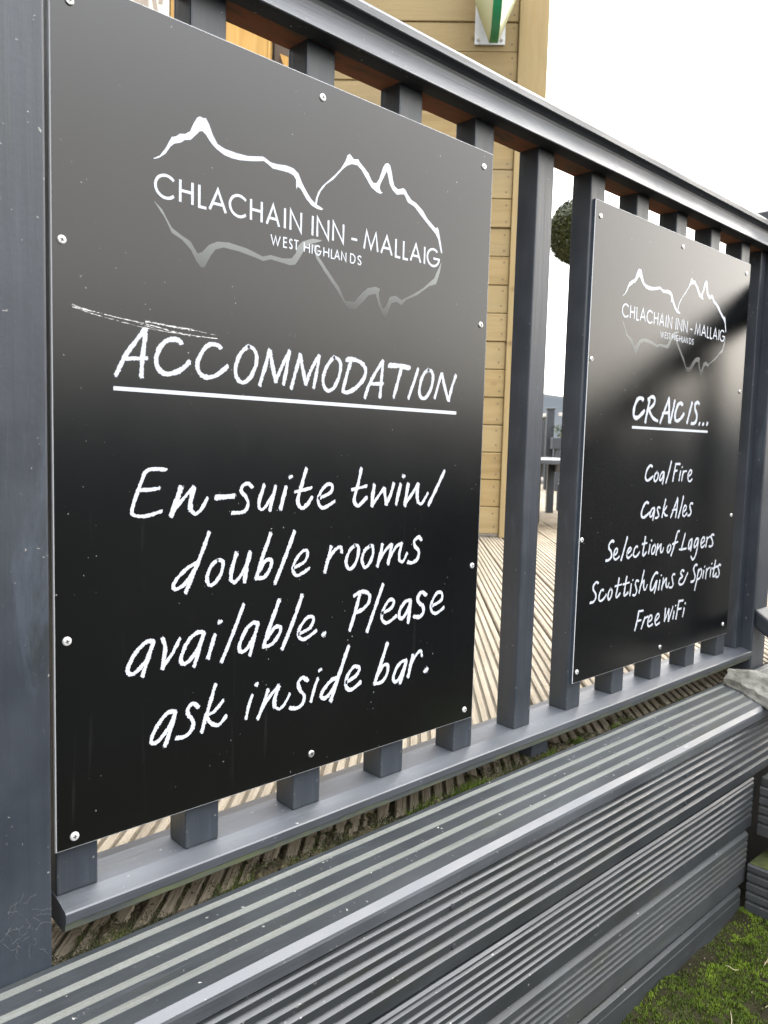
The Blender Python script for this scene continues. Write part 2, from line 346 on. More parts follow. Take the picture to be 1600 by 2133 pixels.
# ------------------------------------------------------------------ setting: decking laid at 45 degrees behind the fence
dk = MB(); S2 = math.sqrt(2); ZD = -0.100; Y0 = -0.010; PW = 0.1306
def groove_board(w, n, gw, gd, edge):
    """profile (u, h): flat edges, n grooves of width gw and depth gd"""
    p = [(0, -0.024), (0, -0.003), (0.003, 0)]
    pitch = (w - 2*edge)/n
    for i in range(n):
        c = edge + pitch*(i + 0.5)
        p += [(c - gw/2, 0), (c - gw/2 + gd*0.45, -gd), (c + gw/2 - gd*0.45, -gd), (c + gw/2, 0)]
    p += [(w - 0.003, 0), (w, -0.003), (w, -0.024)]
    return p
bp = groove_board(PW - 0.0080, 6, 0.0068, 0.0042, 0.009)
for k in range(-34, 42):
    c0 = 0.574 + PW*k + 0.003       # c=(x-y)/sqrt2 ; board covers c0 .. c0+w, local Y = -c
    zj = rnd.uniform(-0.0015, 0.0015); tone = rnd.choice((0, 0.03, 0.08, 0.14, 0.22))*rnd.uniform(0.6, 1.1)
    vs = []; k2 = len(bp); tn = []
    ends = []
    for u, h in bp:
        v = -(c0 + u); ends.append((S2*Y0 - v, v, ZD + h + zj, h))
    NX = 1
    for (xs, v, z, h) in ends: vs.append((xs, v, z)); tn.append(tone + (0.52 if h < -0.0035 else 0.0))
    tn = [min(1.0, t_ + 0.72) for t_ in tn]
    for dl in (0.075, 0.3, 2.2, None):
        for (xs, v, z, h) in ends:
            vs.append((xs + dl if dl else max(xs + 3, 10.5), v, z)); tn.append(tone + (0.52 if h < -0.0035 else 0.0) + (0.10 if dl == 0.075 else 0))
    fs = [(q*k2 + i, q*k2 + i + 1, (q + 1)*k2 + i + 1, (q + 1)*k2 + i) for q in range(4) for i in range(k2 - 1)] + [tuple(reversed(range(k2)))]
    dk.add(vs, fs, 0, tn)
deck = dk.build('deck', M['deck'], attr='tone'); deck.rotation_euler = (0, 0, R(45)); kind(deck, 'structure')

# ------------------------------------------------------------------ balustrade
BP, BX0, BW = 0.14244, -0.00393, 0.04049
YF, YB = 0.0046, 0.0405
bal = tag(empty('balustrade', (0.75, 0.02, -0.1)), 'anthracite grey painted wooden balustrade carrying both black menu boards along the deck edge', 'railing', None)
def part(mb, name, mats, par, **kw):
    o = mb.build(name, mats, par, **kw)
    o.matrix_parent_inverse = Matrix.Translation(par.location).inverted() if par.rotation_euler.z == 0 else Matrix.Identity(4)
    return o
# balusters (eleven)
def bal_mesh(w):
    m = MB(); m.box(0, w, YF, YB, -0.0455, 0.8405, 0.0022); return m
m = bal_mesh(BW)
b0 = part(m, 'baluster', M['paint_z'], bal)
for k in range(0, 11):
    if k == 0: o = b0
    else:
        o = b0.copy(); C.objects.link(o); o.parent = bal
    o.matrix_parent_inverse = Matrix.Translation(bal.location).inverted()
    o.location = (BX0 + BP*k + (0.006 if k == 0 else 0), 0, 0)
m = MB(); m.box(1.5215, 1.549, YF, YB, -0.0455, 0.8405, 0.0022); part(m, 'half_baluster', M['paint_z'], bal)
# handrail profile (y, z)
def sym(half): return half + [(0.0210 - y, z) for y, z in reversed(half)]
half = [(0.0040, 0.8395), (-0.0188, 0.8395), (-0.0200, 0.8407), (-0.0198, 0.8420), (-0.0172, 0.8460), (-0.0142, 0.8515), (-0.0117, 0.8570), (-0.0098, 0.8625), (-0.0088, 0.8670), (-0.0088, 0.8710), (-0.0100, 0.8750), (-0.0130, 0.8783), (-0.0165, 0.8800), (-0.0196, 0.8805), (-0.0208, 0.8816), (-0.0208, 0.8895), (-0.0196, 0.8930), (-0.0165, 0.8948), (-0.0020, 0.8965), (0.0090, 0.8970)]
prof = sym(half)
mis = [0]*len(prof); mis[-1] = 1; mis[-2] = 1; mis[0] = 2
m = MB(); m.prism_x(prof, -0.006, 1.552, mis, n=40, jit=0.0005)
hr = part(m, 'handrail', [M['paint_x'], M['raw'], M['paint_dull']], bal)
# bottom rail
prof = [(0.0460, -0.0453), (0.0040, -0.0453), (-0.0185, -0.0506), (-0.0200, -0.0520), (-0.0200, -0.0608), (-0.0185, -0.0622), (-0.0175, -0.0690), (-0.0140, -0.0715), (0.0635, -0.0715), (0.0692, -0.0690), (0.0692, -0.0510)]
mis = [0, 0, 0, 0, 0, 1, 1, 1, 0, 0, 0]
m = MB(); m.prism_x(prof, 0.0015, 1.552, mis, n=40, jit=0.0005)
part(m, 'bottom_rail', [M['paint_x'], M['algae']], bal)
# spacer block under the rail
m = MB(); m.box(0.752, 0.796, 0.000, 0.040, -0.16, -0.0718, 0.002); part(m, 'spacer_block', M['paint_z'], bal)
# newel posts with caps
m = MB(); m.box(-0.0900, -0.0120, -0.0225, 0.0705, -0.42, 1.02, 0.0022); nw = part(m, 'newel_post', M['paint_z'], bal)
m = MB(); m.box(1.5500, 1.6250, -0.0200, 0.0600, -0.42, 0.905, 0.003); nw = part(m, 'newel_post', M['paint_z'], bal)
m = MB(); m.box(1.5270, 1.6480, -0.0430, 0.0830, 0.9052, 0.925, 0.003)
m.add([(1.532, -0.038, 0.9248), (1.643, -0.038, 0.9248), (1.643, 0.078, 0.9248), (1.532, 0.078, 0.9248), (1.5875, 0.020, 0.948)], [(0, 1, 4), (1, 2, 4), (2, 3, 4), (3, 0, 4)])
part(m, 'post_cap', M['paint_x'], nw)

# ------------------------------------------------------------------ stair railing (comes towards the viewer from the far post)
sr = tag(empty('stair_railing', (1.587, -0.02, 0.0)), 'sloping grey stair railing that runs down from the far end post of the balustrade', 'railing')
SL = 0.66
def slope_bar(m, x0, x1, y0, y1, z_at0, h, bev=0.004, chamfer=False):
    # bar between y0 (nearer post) and y1 following z = z0 + SL*(y - y0)
    bm = bmesh.new(); vs = []
    for y in (y0, y1):
        z = z_at0 + SL*(y - y0)
        for x, zz in ((x0, z), (x1, z), (x1, z + h), (x0, z + h)): vs.append(bm.verts.new((x, y, zz)))
    for f in ((0, 1, 2, 3), (7, 6, 5, 4), (0, 4, 5, 1), (1, 5, 6, 2), (2, 6, 7, 3), (3, 7, 4, 0)): bm.faces.new([vs[i] for i in f])
    bmesh.ops.bevel(bm, geom=bm.edges[:], offset=bev, segments=2, profile=0.6, affect='EDGES')
    bm.verts.index_update(); m.add([v.co[:] for v in bm.verts], [[v.index for v in f.verts] for f in bm.faces]); bm.free()
m = MB(); slope_bar(m, 1.545, 1.63, -0.0205, -1.15, 0.715, 0.075, 0.008); part(m, 'handrail', M['paint_y'], sr)
m = MB(); slope_bar(m, 1.5525, 1.6225, -0.0205, -1.15, 0.005, 0.042, 0.006); part(m, 'bottom_rail', M['paint_y'], sr)
b1 = None
for k in range(8):
    y = -0.135 - k*0.13; z = SL*(y + 0.02)
    m = MB(); m.box(1.567, 1.607, y - 0.02, y + 0.02, 0.052 + z - 0.02, 0.71 + z + 0.022, 0.002)
    part(m, 'baluster', M['paint_z'], sr)
m = MB(); m.box(1.55, 1.625, -1.22, -1.145, -0.52, 0.30, 0.003); part(m, 'newel_post', M['paint_z'], sr)

# ------------------------------------------------------------------ front step of grooved boards
st = tag(empty('deck_step', (0.6, -0.09, -0.5)), 'grey painted grooved boards forming the raised step in front of the balustrade', 'step')
ZA, YA0, YA1 = -0.0930, -0.0232, -0.1500
yc = [-0.0365, -0.0650, -0.0915, -0.1175]
prof = [(YA0, -0.117), (YA0, ZA - 0.002), (YA0 - 0.002, ZA)]; mi = [0, 0, 0]
for c in yc:
    prof += [(c + 0.0046, ZA), (c + 0.0034, ZA - 0.0022), (c - 0.0034, ZA - 0.0022), (c - 0.0046, ZA)]; mi += [1, 1, 1, 0]
prof += [(-0.1412, ZA), (-0.1490, ZA - 0.0054), (YA1, ZA - 0.0090), (YA1, -0.1145), (-0.1475, -0.117)]; mi += [2, 2, 2, 0, 0]
m = MB(); m.prism_x(prof, -0.9, 2.3, mi, n=160, jit=0.0010); part(m, 'tread_board', [M['tread'], M['groove_dirt'], M['nose']], st)
def riser(z0, z1, grooves, gw, gd, x1, mat, y=-0.149, lip=0.0022, nm='riser_board'):
    """upright board: grooves cut into the front face"""
    p = [(y + 0.026, z0), (y + lip, z0), (y, z0 + lip)]
    for gz in sorted(grooves):
        p += [(y, gz - gw*0.46), (y + gd*1.25, gz + gw*0.08), (y + gd*1.25, gz + gw*0.30), (y, gz + gw*0.44)]
    p += [(y, z1 - lip), (y + lip, z1), (y + 0.026, z1)]
    m = MB(); m.prism_x(p, -0.9, x1, n=150, jit=0.0010); return part(m, nm, mat, st)
riser(-0.2235, -0.1175, [-0.1212, -0.1353, -0.1509, -0.1655, -0.1832, -0.2010], 0.0088, 0.0042, 2.3, M['riser'], y=-0.1490)
riser(-0.3255, -0.2262, [-0.2345, -0.2484, -0.2612, -0.2738, -0.2856, -0.2975], 0.0064, 0.0032, 1.272, M['riser'], y=-0.1500, lip=0.003)
riser(-0.4330, -0.3285, [-0.3480, -0.3600, -0.3715, -0.3825, -0.3935], 0.0062, 0.0024, 1.255, M['riser_old'], y=-0.1520, lip=0.006)
riser(-0.5200, -0.4365, [-0.4560], 0.004, 0.0012, 1.236, M['riser_old'], y=-0.1530, lip=0.005)

# stairs down on the right: two boxed steps
sc2 = tag(empty('stair_steps', (1.4, -0.4, -0.5)), 'grey boxed wooden stair steps at the right end of the raised step', 'steps')
def side_board(x, y0, y1, z0, z1, grooves):
    p = [(x + 0.026, z0), (x + 0.002, z0), (x, z0 + 0.003)]
    for gz in sorted(grooves): p += [(x, gz - 0.004), (x + 0.006, gz - 0.001), (x + 0.006, gz + 0.002), (x, gz + 0.004)]
    p += [(x, z1 - 0.003), (x + 0.002, z1), (x + 0.026, z1)]
    m = MB(); k = len(p); vs = [(a, y0, z) for a, z in p] + [(a, y1, z) for a, z in p]
    m.add(vs, [(j, (j + 1) % k, k + (j + 1) % k, k + j) for j in range(k)] + [tuple(range(k)), tuple(reversed(range(k, 2*k)))])
    return part(m, 'side_board', M['riser_old'], sc2)
side_board(1.285, -0.157, -0.47, -0.345, -0.2455, [-0.265, -0.283, -0.301, -0.319])
side_board(1.245, -0.159, -0.80, -0.484, -0.388, [-0.404, -0.423, -0.442, -0.461])
m = MB(); m.box(1.285, 2.3, -0.47, -0.1575, -0.2453, -0.2265, 0.003); part(m, 'tread', M['tread'], sc2)
m = MB(); m.box(1.250, 2.3, -0.80, -0.1595, -0.400, -0.386, 0.003); part(m, 'tread', M['moss_dark'], sc2)

# ------------------------------------------------------------------ signs
# traced centre lines: (width, [x, z, ...]) in tenths of a millimetre on the panel face
STROKES={
 'head1':[(39,[595,4532,680,4716,783,4861,888,5000]),(43,[894,5004,882,4878,865,4734,851,4541]),(33,[663,4699,778,4709,909,4725]),(45,[1278,4903,1246,4934,1184,4938,1110,4908,1049,4846,1011,4759,1008,4687,1038,4623,1111,4590,1198,4608,1286,4655,1368,4731]),(43,[1729,4905,1695,4930,1621,4934,1555,4898,1503,4830,1462,4745,1463,4676,1499,4615,1565,4592,1651,4610,1732,4658,1814,4730]),(42,[2071,4960,2122,4945,2167,4889,2171,4798,2140,4710,2084,4620,2013,4572,1948,4592,1912,4655,1914,4739,1952,4838,2015,4922,2071,4960]),(42,[2216,4557,2280,4746,2343,4949]),(46,[2344,4943,2384,4780,2426,4609]),(39,[2426,4622,2510,4789,2605,4963]),(42,[2605,4963,2573,4768,2534,4586]),(39,[2638,4547,2701,4752,2758,4945]),(45,[2758,4943,2801,4774,2844,4608]),(39,[2844,4615,2921,4791,3030,4958]),(42,[3030,4958,3000,4777,2957,4582]),(41,[3253,4959,3327,4931,3357,4849,3324,4720,3255,4603,3174,4562,3110,4607,3093,4702,3140,4831,3209,4920,3253,4959]),(42,[3513,4941,3453,4773,3393,4577]),(48,[3438,4941,3513,4960,3637,4945,3726,4896,3753,4826,3702,4721,3590,4619,3459,4560,3393,4577]),(42,[3745,4513,3803,4655,3896,4809,4035,4989]),(42,[4035,4989,4021,4819,3997,4536]),(39,[3811,4688,4041,4705]),(57,[4135,4939,4301,4949,4505,4941]),(45,[4365,4952,4308,4781,4233,4550]),(42,[4658,4947,4589,4772,4493,4551]),(44,[4848,4948,4918,4922,4941,4830,4906,4702,4831,4595,4764,4567,4702,4610,4697,4718,4740,4846,4804,4921,4848,4948]),(38,[4985,4581,5032,4726,5104,4922]),(47,[5104,4922,5171,4752,5259,4565]),(43,[5259,4565,5315,4746,5391,4921])],
 'body1':[(34,[1115,3639,918,3633,846,3502,762,3270,773,3196,896,3180,1070,3221]),(34,[840,3438,942,3440,1045,3456]),(52,[1283,3463,1235,3331,1171,3168]),(32,[1188,3201,1296,3330,1423,3460]),(50,[1430,3460,1394,3327,1390,3227]),(35,[1390,3231,1445,3180,1520,3233,1590,3344]),(52,[1685,3344,1910,3353]),(37,[2142,3442,2086,3485,2017,3463,1999,3404,2060,3339,2089,3261,2035,3180,1886,3174]),(42,[2297,3470,2237,3304,2230,3216]),(32,[2230,3216,2287,3199,2372,3300,2448,3420]),(40,[2448,3456,2410,3311,2374,3179]),(44,[2590,3442,2557,3320,2521,3191]),(54,[2651,3559,2660,3551]),(43,[2876,3650,2809,3451,2761,3277,2815,3195,2886,3223,2969,3317]),(35,[2719,3385,2835,3400,2960,3428]),(38,[3066,3299,3237,3362,3267,3449,3185,3458,3090,3370,3060,3256,3133,3184,3306,3256]),(44,[3723,3655,3667,3438,3616,3266,3668,3193,3737,3223,3824,3295]),(35,[3574,3392,3696,3411,3819,3435]),(50,[3945,3447,3921,3312,3911,3177]),(38,[3918,3190,4024,3310,4113,3403]),(47,[4113,3403,4136,3293,4159,3188]),(43,[4158,3196,4229,3319,4281,3462]),(51,[4404,3449,4363,3316,4330,3191]),(57,[4447,3555,4459,3546]),(51,[4541,3453,4512,3312,4487,3166]),(41,[4505,3199,4619,3324,4722,3450]),(51,[4730,3450,4712,3308,4733,3198]),(37,[4733,3198,4807,3190,4916,3326]),(47,[5228,3620,5089,3401,4932,3158]),(41,[1612,2979,1487,2678,1339,2362]),(36,[1474,2668,1362,2621,1252,2529,1199,2452,1233,2408,1338,2464,1437,2591]),(37,[1719,2676,1641,2620,1590,2497,1622,2413,1695,2440,1765,2539,1780,2650,1719,2676]),(46,[1951,2731,1893,2563,1881,2445]),(35,[1881,2445,1936,2416,2031,2515,2117,2699]),(47,[2125,2734,2085,2582,2055,2404]),(43,[2394,2923,2296,2685,2206,2426]),(41,[2206,2426,2315,2435,2395,2531,2405,2616,2335,2621,2242,2507]),(47,[2723,2929,2598,2638,2463,2351]),(35,[2717,2502,2880,2565,2915,2677,2846,2689,2745,2588,2708,2478,2780,2408,2946,2477]),(44,[3271,2716,3226,2563,3180,2410]),(38,[3210,2525,3307,2648,3413,2701,3436,2631]),(41,[3648,2704,3563,2643,3508,2508,3560,2416,3639,2449,3702,2573,3702,2687,3648,2704]),(41,[3900,2682,3811,2625,3768,2514,3818,2415,3893,2455,3948,2560,3944,2665,3900,2682]),(47,[4110,2687,4078,2550,4031,2410]),(37,[4055,2469,4162,2600,4266,2676]),(44,[4273,2676,4248,2552,4218,2422]),(35,[4235,2482,4345,2629,4448,2679]),(41,[4456,2678,4418,2553,4418,2454]),(35,[4418,2454,4486,2434,4560,2542]),(44,[4821,2692,4766,2739,4686,2692,4702,2619,4774,2550,4758,2455,4671,2404,4574,2418]),(39,[987,1903,910,1908,803,1826,721,1697,717,1626,780,1610,899,1711,983,1882]),(39,[987,1903,927,1739,865,1562]),(41,[1082,1920,1115,1821,1099,1710,1083,1600]),(35,[1087,1622,1188,1736,1280,1890]),(40,[1562,1904,1485,1924,1375,1849,1299,1704,1302,1624,1376,1627,1487,1750,1557,1891]),(40,[1562,1909,1502,1736,1445,1559]),(43,[1693,1871,1655,1759,1612,1624]),(50,[1750,2002,1758,1994]),(40,[2050,2157,1922,1861,1776,1554]),(40,[2243,1918,2166,1931,2074,1852,2001,1705,2021,1628,2099,1650,2188,1774,2238,1902]),(40,[2243,1918,2189,1749,2135,1566]),(47,[2527,2151,2418,1902,2320,1650]),(41,[2314,1643,2423,1646,2528,1748,2545,1827,2473,1837,2363,1723]),(47,[2849,2165,2721,1861,2574,1569]),(38,[2812,1712,2976,1766,3025,1872,2941,1896,2835,1801,2803,1695,2893,1638,3074,1716]),(68,[3181,1661,3191,1651]),(47,[3747,2078,3676,1854,3594,1641]),(44,[3651,2069,3775,2110,3899,2069,3910,1977,3818,1891,3683,1853]),(47,[4141,2166,4020,1894,3883,1586]),(41,[4132,1790,4299,1837,4342,1926,4256,1945,4154,1827,4139,1710,4237,1652,4397,1722]),(47,[4652,1899,4560,1895,4464,1806,4449,1698,4517,1683,4605,1779,4649,1882]),(51,[4652,1899,4638,1761,4613,1598]),(50,[4948,1936,4862,1984,4789,1933,4801,1858,4887,1789,4899,1704,4827,1654,4719,1674]),(41,[5065,1773,5244,1830,5257,1926,5160,1942,5063,1827,5055,1714,5152,1660,5311,1722]),(39,[1235,1120,1150,1127,1058,1049,976,925,971,849,1038,849,1151,959,1226,1097]),(44,[1235,1120,1180,953,1115,777]),(41,[1502,1107,1441,1163,1380,1129,1380,1058,1437,971,1427,888,1342,828,1242,834]),(42,[1707,1322,1622,1077,1541,828]),(35,[1803,1123,1697,1025,1592,1000]),(37,[1597,1006,1645,909,1747,862,1846,944]),(37,[2179,1108,2132,993,2097,847]),(56,[2229,1225,2237,1216]),(42,[2391,1128,2332,976,2256,816]),(35,[2298,895,2405,1032,2531,1144]),(48,[2537,1143,2483,996,2485,906]),(33,[2485,906,2552,866,2627,914,2696,1017]),(41,[2959,1122,2881,1176,2819,1130,2843,1039,2906,948,2882,856,2794,822,2697,848]),(41,[3109,1120,3060,1010,3008,856]),(53,[3133,1225,3143,1215]),(51,[3583,1444,3459,1150,3318,805]),(45,[3427,1069,3318,1062,3193,957,3168,882,3239,859,3348,948,3421,1054]),(45,[3555,990,3713,1044,3771,1128,3680,1166,3584,1079,3552,955,3636,878,3803,949]),(51,[4247,1382,4149,1141,4038,882]),(44,[4038,876,4181,886,4262,992,4258,1087,4181,1092,4098,993]),(44,[4606,1092,4514,1087,4425,1015,4371,899,4413,833,4502,890,4599,1069]),(51,[4606,1092,4563,952,4497,803]),(51,[4721,1146,4687,1004,4644,858]),(37,[4660,958,4764,1109,4869,1181,4902,1101]),(82,[4983,895,4996,883])],
 'scratch':[(6,[179,5122,335,5087,497,5062,882,5014,1147,5001,1372,4993]),(13,[184,5138,325,5109,585,5078,894,5051,1196,5012,1450,4998,1688,5000]),(15,[189,5114,283,5111,367,5100]),(22,[894,5077,1037,5069,1196,5059,1410,5054]),(8,[1410,5054,1541,5041,1674,5033]),(5,[835,5046,1073,5009,1360,4997])],
 'head2':[(63,[10413,4882,10325,4911,10211,4875,10131,4755,10106,4619,10169,4554,10284,4571,10475,4688]),(57,[10644,4904,10579,4676,10525,4483]),(57,[10582,4897,10714,4957,10823,4929,10815,4844,10718,4769,10602,4717]),(54,[10637,4713,10792,4581,10976,4527]),(54,[11361,4973,11207,4724,11070,4496]),(62,[11361,4973,11390,4733,11405,4518]),(49,[11139,4676,11376,4702]),(56,[11590,4942,11527,4722,11447,4511]),(62,[11907,4874,11825,4907,11723,4859,11644,4727,11640,4600,11714,4561,11844,4600,11987,4707]),(58,[12295,4946,12210,4736,12128,4532]),(60,[12592,4929,12517,4964,12430,4911,12434,4822,12511,4732,12526,4619,12438,4544,12309,4535]),(81,[12652,4546,12666,4541]),(87,[12813,4541,12826,4536]),(84,[12990,4554,13004,4548])],
 'body2':[(50,[10877,3684,10803,3707,10712,3649,10654,3543,10663,3459,10753,3431,10922,3506]),(43,[11075,3586,10997,3541,10971,3452,11023,3411,11087,3451,11121,3532,11075,3586]),(43,[11331,3585,11241,3567,11178,3477,11203,3427,11269,3459,11336,3572]),(45,[11336,3580,11330,3467,11295,3358]),(48,[11600,3786,11519,3575,11424,3371]),(49,[11778,3737,11733,3575,11696,3405]),(49,[11770,3737,11953,3738]),(42,[11726,3599,11852,3611]),(45,[11990,3602,11969,3518,11943,3411]),(49,[12040,3677,12048,3671]),(44,[12097,3602,12080,3517,12054,3410]),(38,[12060,3513,12138,3588,12237,3599]),(42,[12323,3493,12431,3540,12452,3597,12377,3609,12308,3520,12328,3424,12401,3395,12493,3442]),(51,[10812,3004,10739,3029,10648,2970,10580,2857,10589,2772,10682,2750,10867,2828]),(43,[11037,2912,10956,2897,10893,2818,10908,2749,10984,2779,11049,2899]),(43,[11048,2906,11042,2803,11008,2687]),(41,[11264,2900,11199,2923,11156,2881,11197,2815,11225,2760,11171,2720,11095,2720]),(45,[11461,3063,11396,2881,11352,2723]),(38,[11521,2932,11447,2865,11386,2841]),(41,[11393,2845,11466,2763,11563,2746]),(45,[11938,3078,11814,2885,11694,2699]),(49,[11938,3078,11931,2881,11895,2700]),(41,[11753,2846,11935,2853]),(49,[12173,3101,12103,2894,12007,2686]),(41,[12197,2783,12306,2845,12311,2902,12237,2909,12185,2815,12191,2733,12263,2707,12361,2761]),(45,[12584,2940,12516,2957,12468,2911,12494,2842,12539,2783,12489,2721,12404,2711]),(48,[9675,2360,9610,2379,9527,2332,9525,2256,9597,2192,9620,2113,9551,2054,9440,2043]),(40,[9706,2112,9791,2157,9808,2216,9752,2230,9701,2167,9693,2082,9761,2037,9885,2084]),(47,[10123,2415,10036,2203,9945,2007]),(42,[10145,2113,10250,2158,10279,2200,10221,2215,10153,2160,10142,2073,10200,2032,10315,2081]),(42,[10506,2209,10453,2225,10391,2169,10366,2083,10418,2036,10502,2049,10585,2111]),(46,[10775,2384,10732,2208,10708,2069,10747,2036,10833,2093]),(39,[10667,2253,10842,2262]),(41,[10960,2228,10941,2139,10919,2056]),(49,[10998,2302,11010,2296]),(42,[11124,2218,11057,2167,11031,2078,11078,2042,11143,2079,11170,2165,11124,2218]),(47,[11252,2218,11230,2119,11202,2010]),(37,[11207,2069,11296,2151,11379,2210]),(42,[11386,2209,11373,2099,11391,2042]),(35,[11391,2039,11449,2057,11489,2128]),(42,[11727,2177,11655,2135,11639,2052,11688,2022,11755,2072,11773,2142,11727,2177]),(47,[12092,2416,12015,2401,11950,2257,11875,2073,11797,1952]),(41,[11835,2176,12055,2207]),(51,[12340,2358,12276,2199,12215,2043]),(45,[12126,2052,12247,2043,12416,2050]),(47,[12654,2223,12561,2200,12513,2096,12530,2031,12610,2080,12656,2210]),(47,[12655,2217,12645,2097,12610,1988]),(45,[12929,2216,12832,2212,12764,2118,12781,2050,12865,2092,12931,2202]),(48,[12934,2210,12900,2020,12835,1867,12739,1799,12646,1872]),(45,[13082,2103,13196,2156,13201,2216,13126,2224,13058,2149,13067,2053,13132,2024,13239,2067]),(48,[13327,2222,13310,2123,13281,2020]),(38,[13287,2130,13374,2205,13482,2229]),(48,[13637,2248,13557,2267,13511,2211,13580,2136,13601,2057,13534,2019,13434,2030]),(44,[9236,1668,9173,1690,9091,1638,9095,1562,9164,1496,9180,1419,9114,1356,9004,1347]),(41,[9418,1524,9355,1533,9291,1465,9287,1376,9340,1343,9430,1368,9511,1433]),(40,[9652,1529,9594,1475,9573,1374,9620,1338,9679,1388,9699,1477,9652,1529]),(43,[9918,1692,9877,1522,9842,1387,9879,1343,9970,1408]),(35,[9787,1554,10013,1566]),(44,[10182,1693,10139,1530,10115,1374,10151,1346,10252,1398]),(37,[10063,1561,10278,1574]),(42,[10355,1543,10336,1439,10320,1330]),(47,[10392,1611,10403,1604]),(41,[10610,1566,10539,1584,10493,1529,10532,1454,10557,1379,10502,1317,10422,1331]),(44,[10793,1753,10721,1542,10645,1339]),(35,[10669,1436,10747,1525,10813,1566]),(41,[10817,1560,10804,1462,10826,1386]),(33,[10827,1377,10886,1389,10942,1466]),(50,[11318,1644,11242,1668,11128,1575,11069,1453,11080,1354,11167,1359,11273,1497]),(44,[11308,1512,11273,1395,11225,1275]),(42,[11416,1510,11401,1419,11378,1324]),(48,[11458,1600,11470,1593]),(45,[11556,1534,11531,1424,11499,1311]),(35,[11512,1366,11588,1456,11672,1523]),(42,[11676,1519,11666,1410,11689,1348]),(36,[11690,1342,11743,1342,11792,1417]),(42,[12009,1562,11944,1573,11896,1521,11929,1441,11959,1362,11898,1314,11803,1328]),(45,[12386,1591,12308,1623,12247,1565,12337,1494,12229,1450,12189,1386,12260,1335,12380,1348,12480,1461,12552,1542]),(50,[12948,1663,12881,1685,12805,1622,12834,1530,12887,1446,12840,1355,12707,1345]),(47,[13024,1573,12972,1358,12901,1152]),(43,[12978,1437,13049,1547,13146,1568,13171,1480,13089,1381,12999,1375]),(45,[13269,1531,13249,1452,13230,1369]),(51,[13293,1610,13303,1603]),(45,[13397,1560,13385,1460,13365,1346]),(40,[13367,1458,13444,1542,13531,1565]),(45,[13598,1563,13586,1462,13572,1367]),(53,[13619,1643,13629,1636]),(51,[13797,1701,13753,1529,13713,1393,13764,1355,13870,1415]),(45,[13661,1535,13918,1564]),(46,[14057,1569,13984,1592,13937,1534,13990,1456,14010,1382,13948,1329,13849,1343]),(49,[10682,994,10638,828,10571,643]),(46,[10676,990,10842,983]),(41,[10622,811,10779,812]),(43,[10918,845,10874,759,10808,645]),(38,[10851,740,10920,823,11044,843]),(41,[11074,738,11172,771,11183,835,11115,854,11051,781,11043,690,11106,646,11227,674]),(42,[11350,728,11450,772,11462,826,11396,846,11327,773,11326,683,11380,636,11507,668]),(50,[11705,923,11701,800,11690,664]),(38,[11696,676,11779,789,11844,892]),(50,[11844,892,11850,780,11855,641]),(39,[11861,654,11944,807,12009,918]),(45,[12069,820,12050,745,12032,666]),(53,[12115,930,12127,923]),(51,[12246,1002,12207,832,12161,649]),(48,[12238,999,12429,994]),(44,[12198,839,12367,839]),(47,[12490,836,12473,749,12443,661]),(53,[12520,927,12533,919])],
}
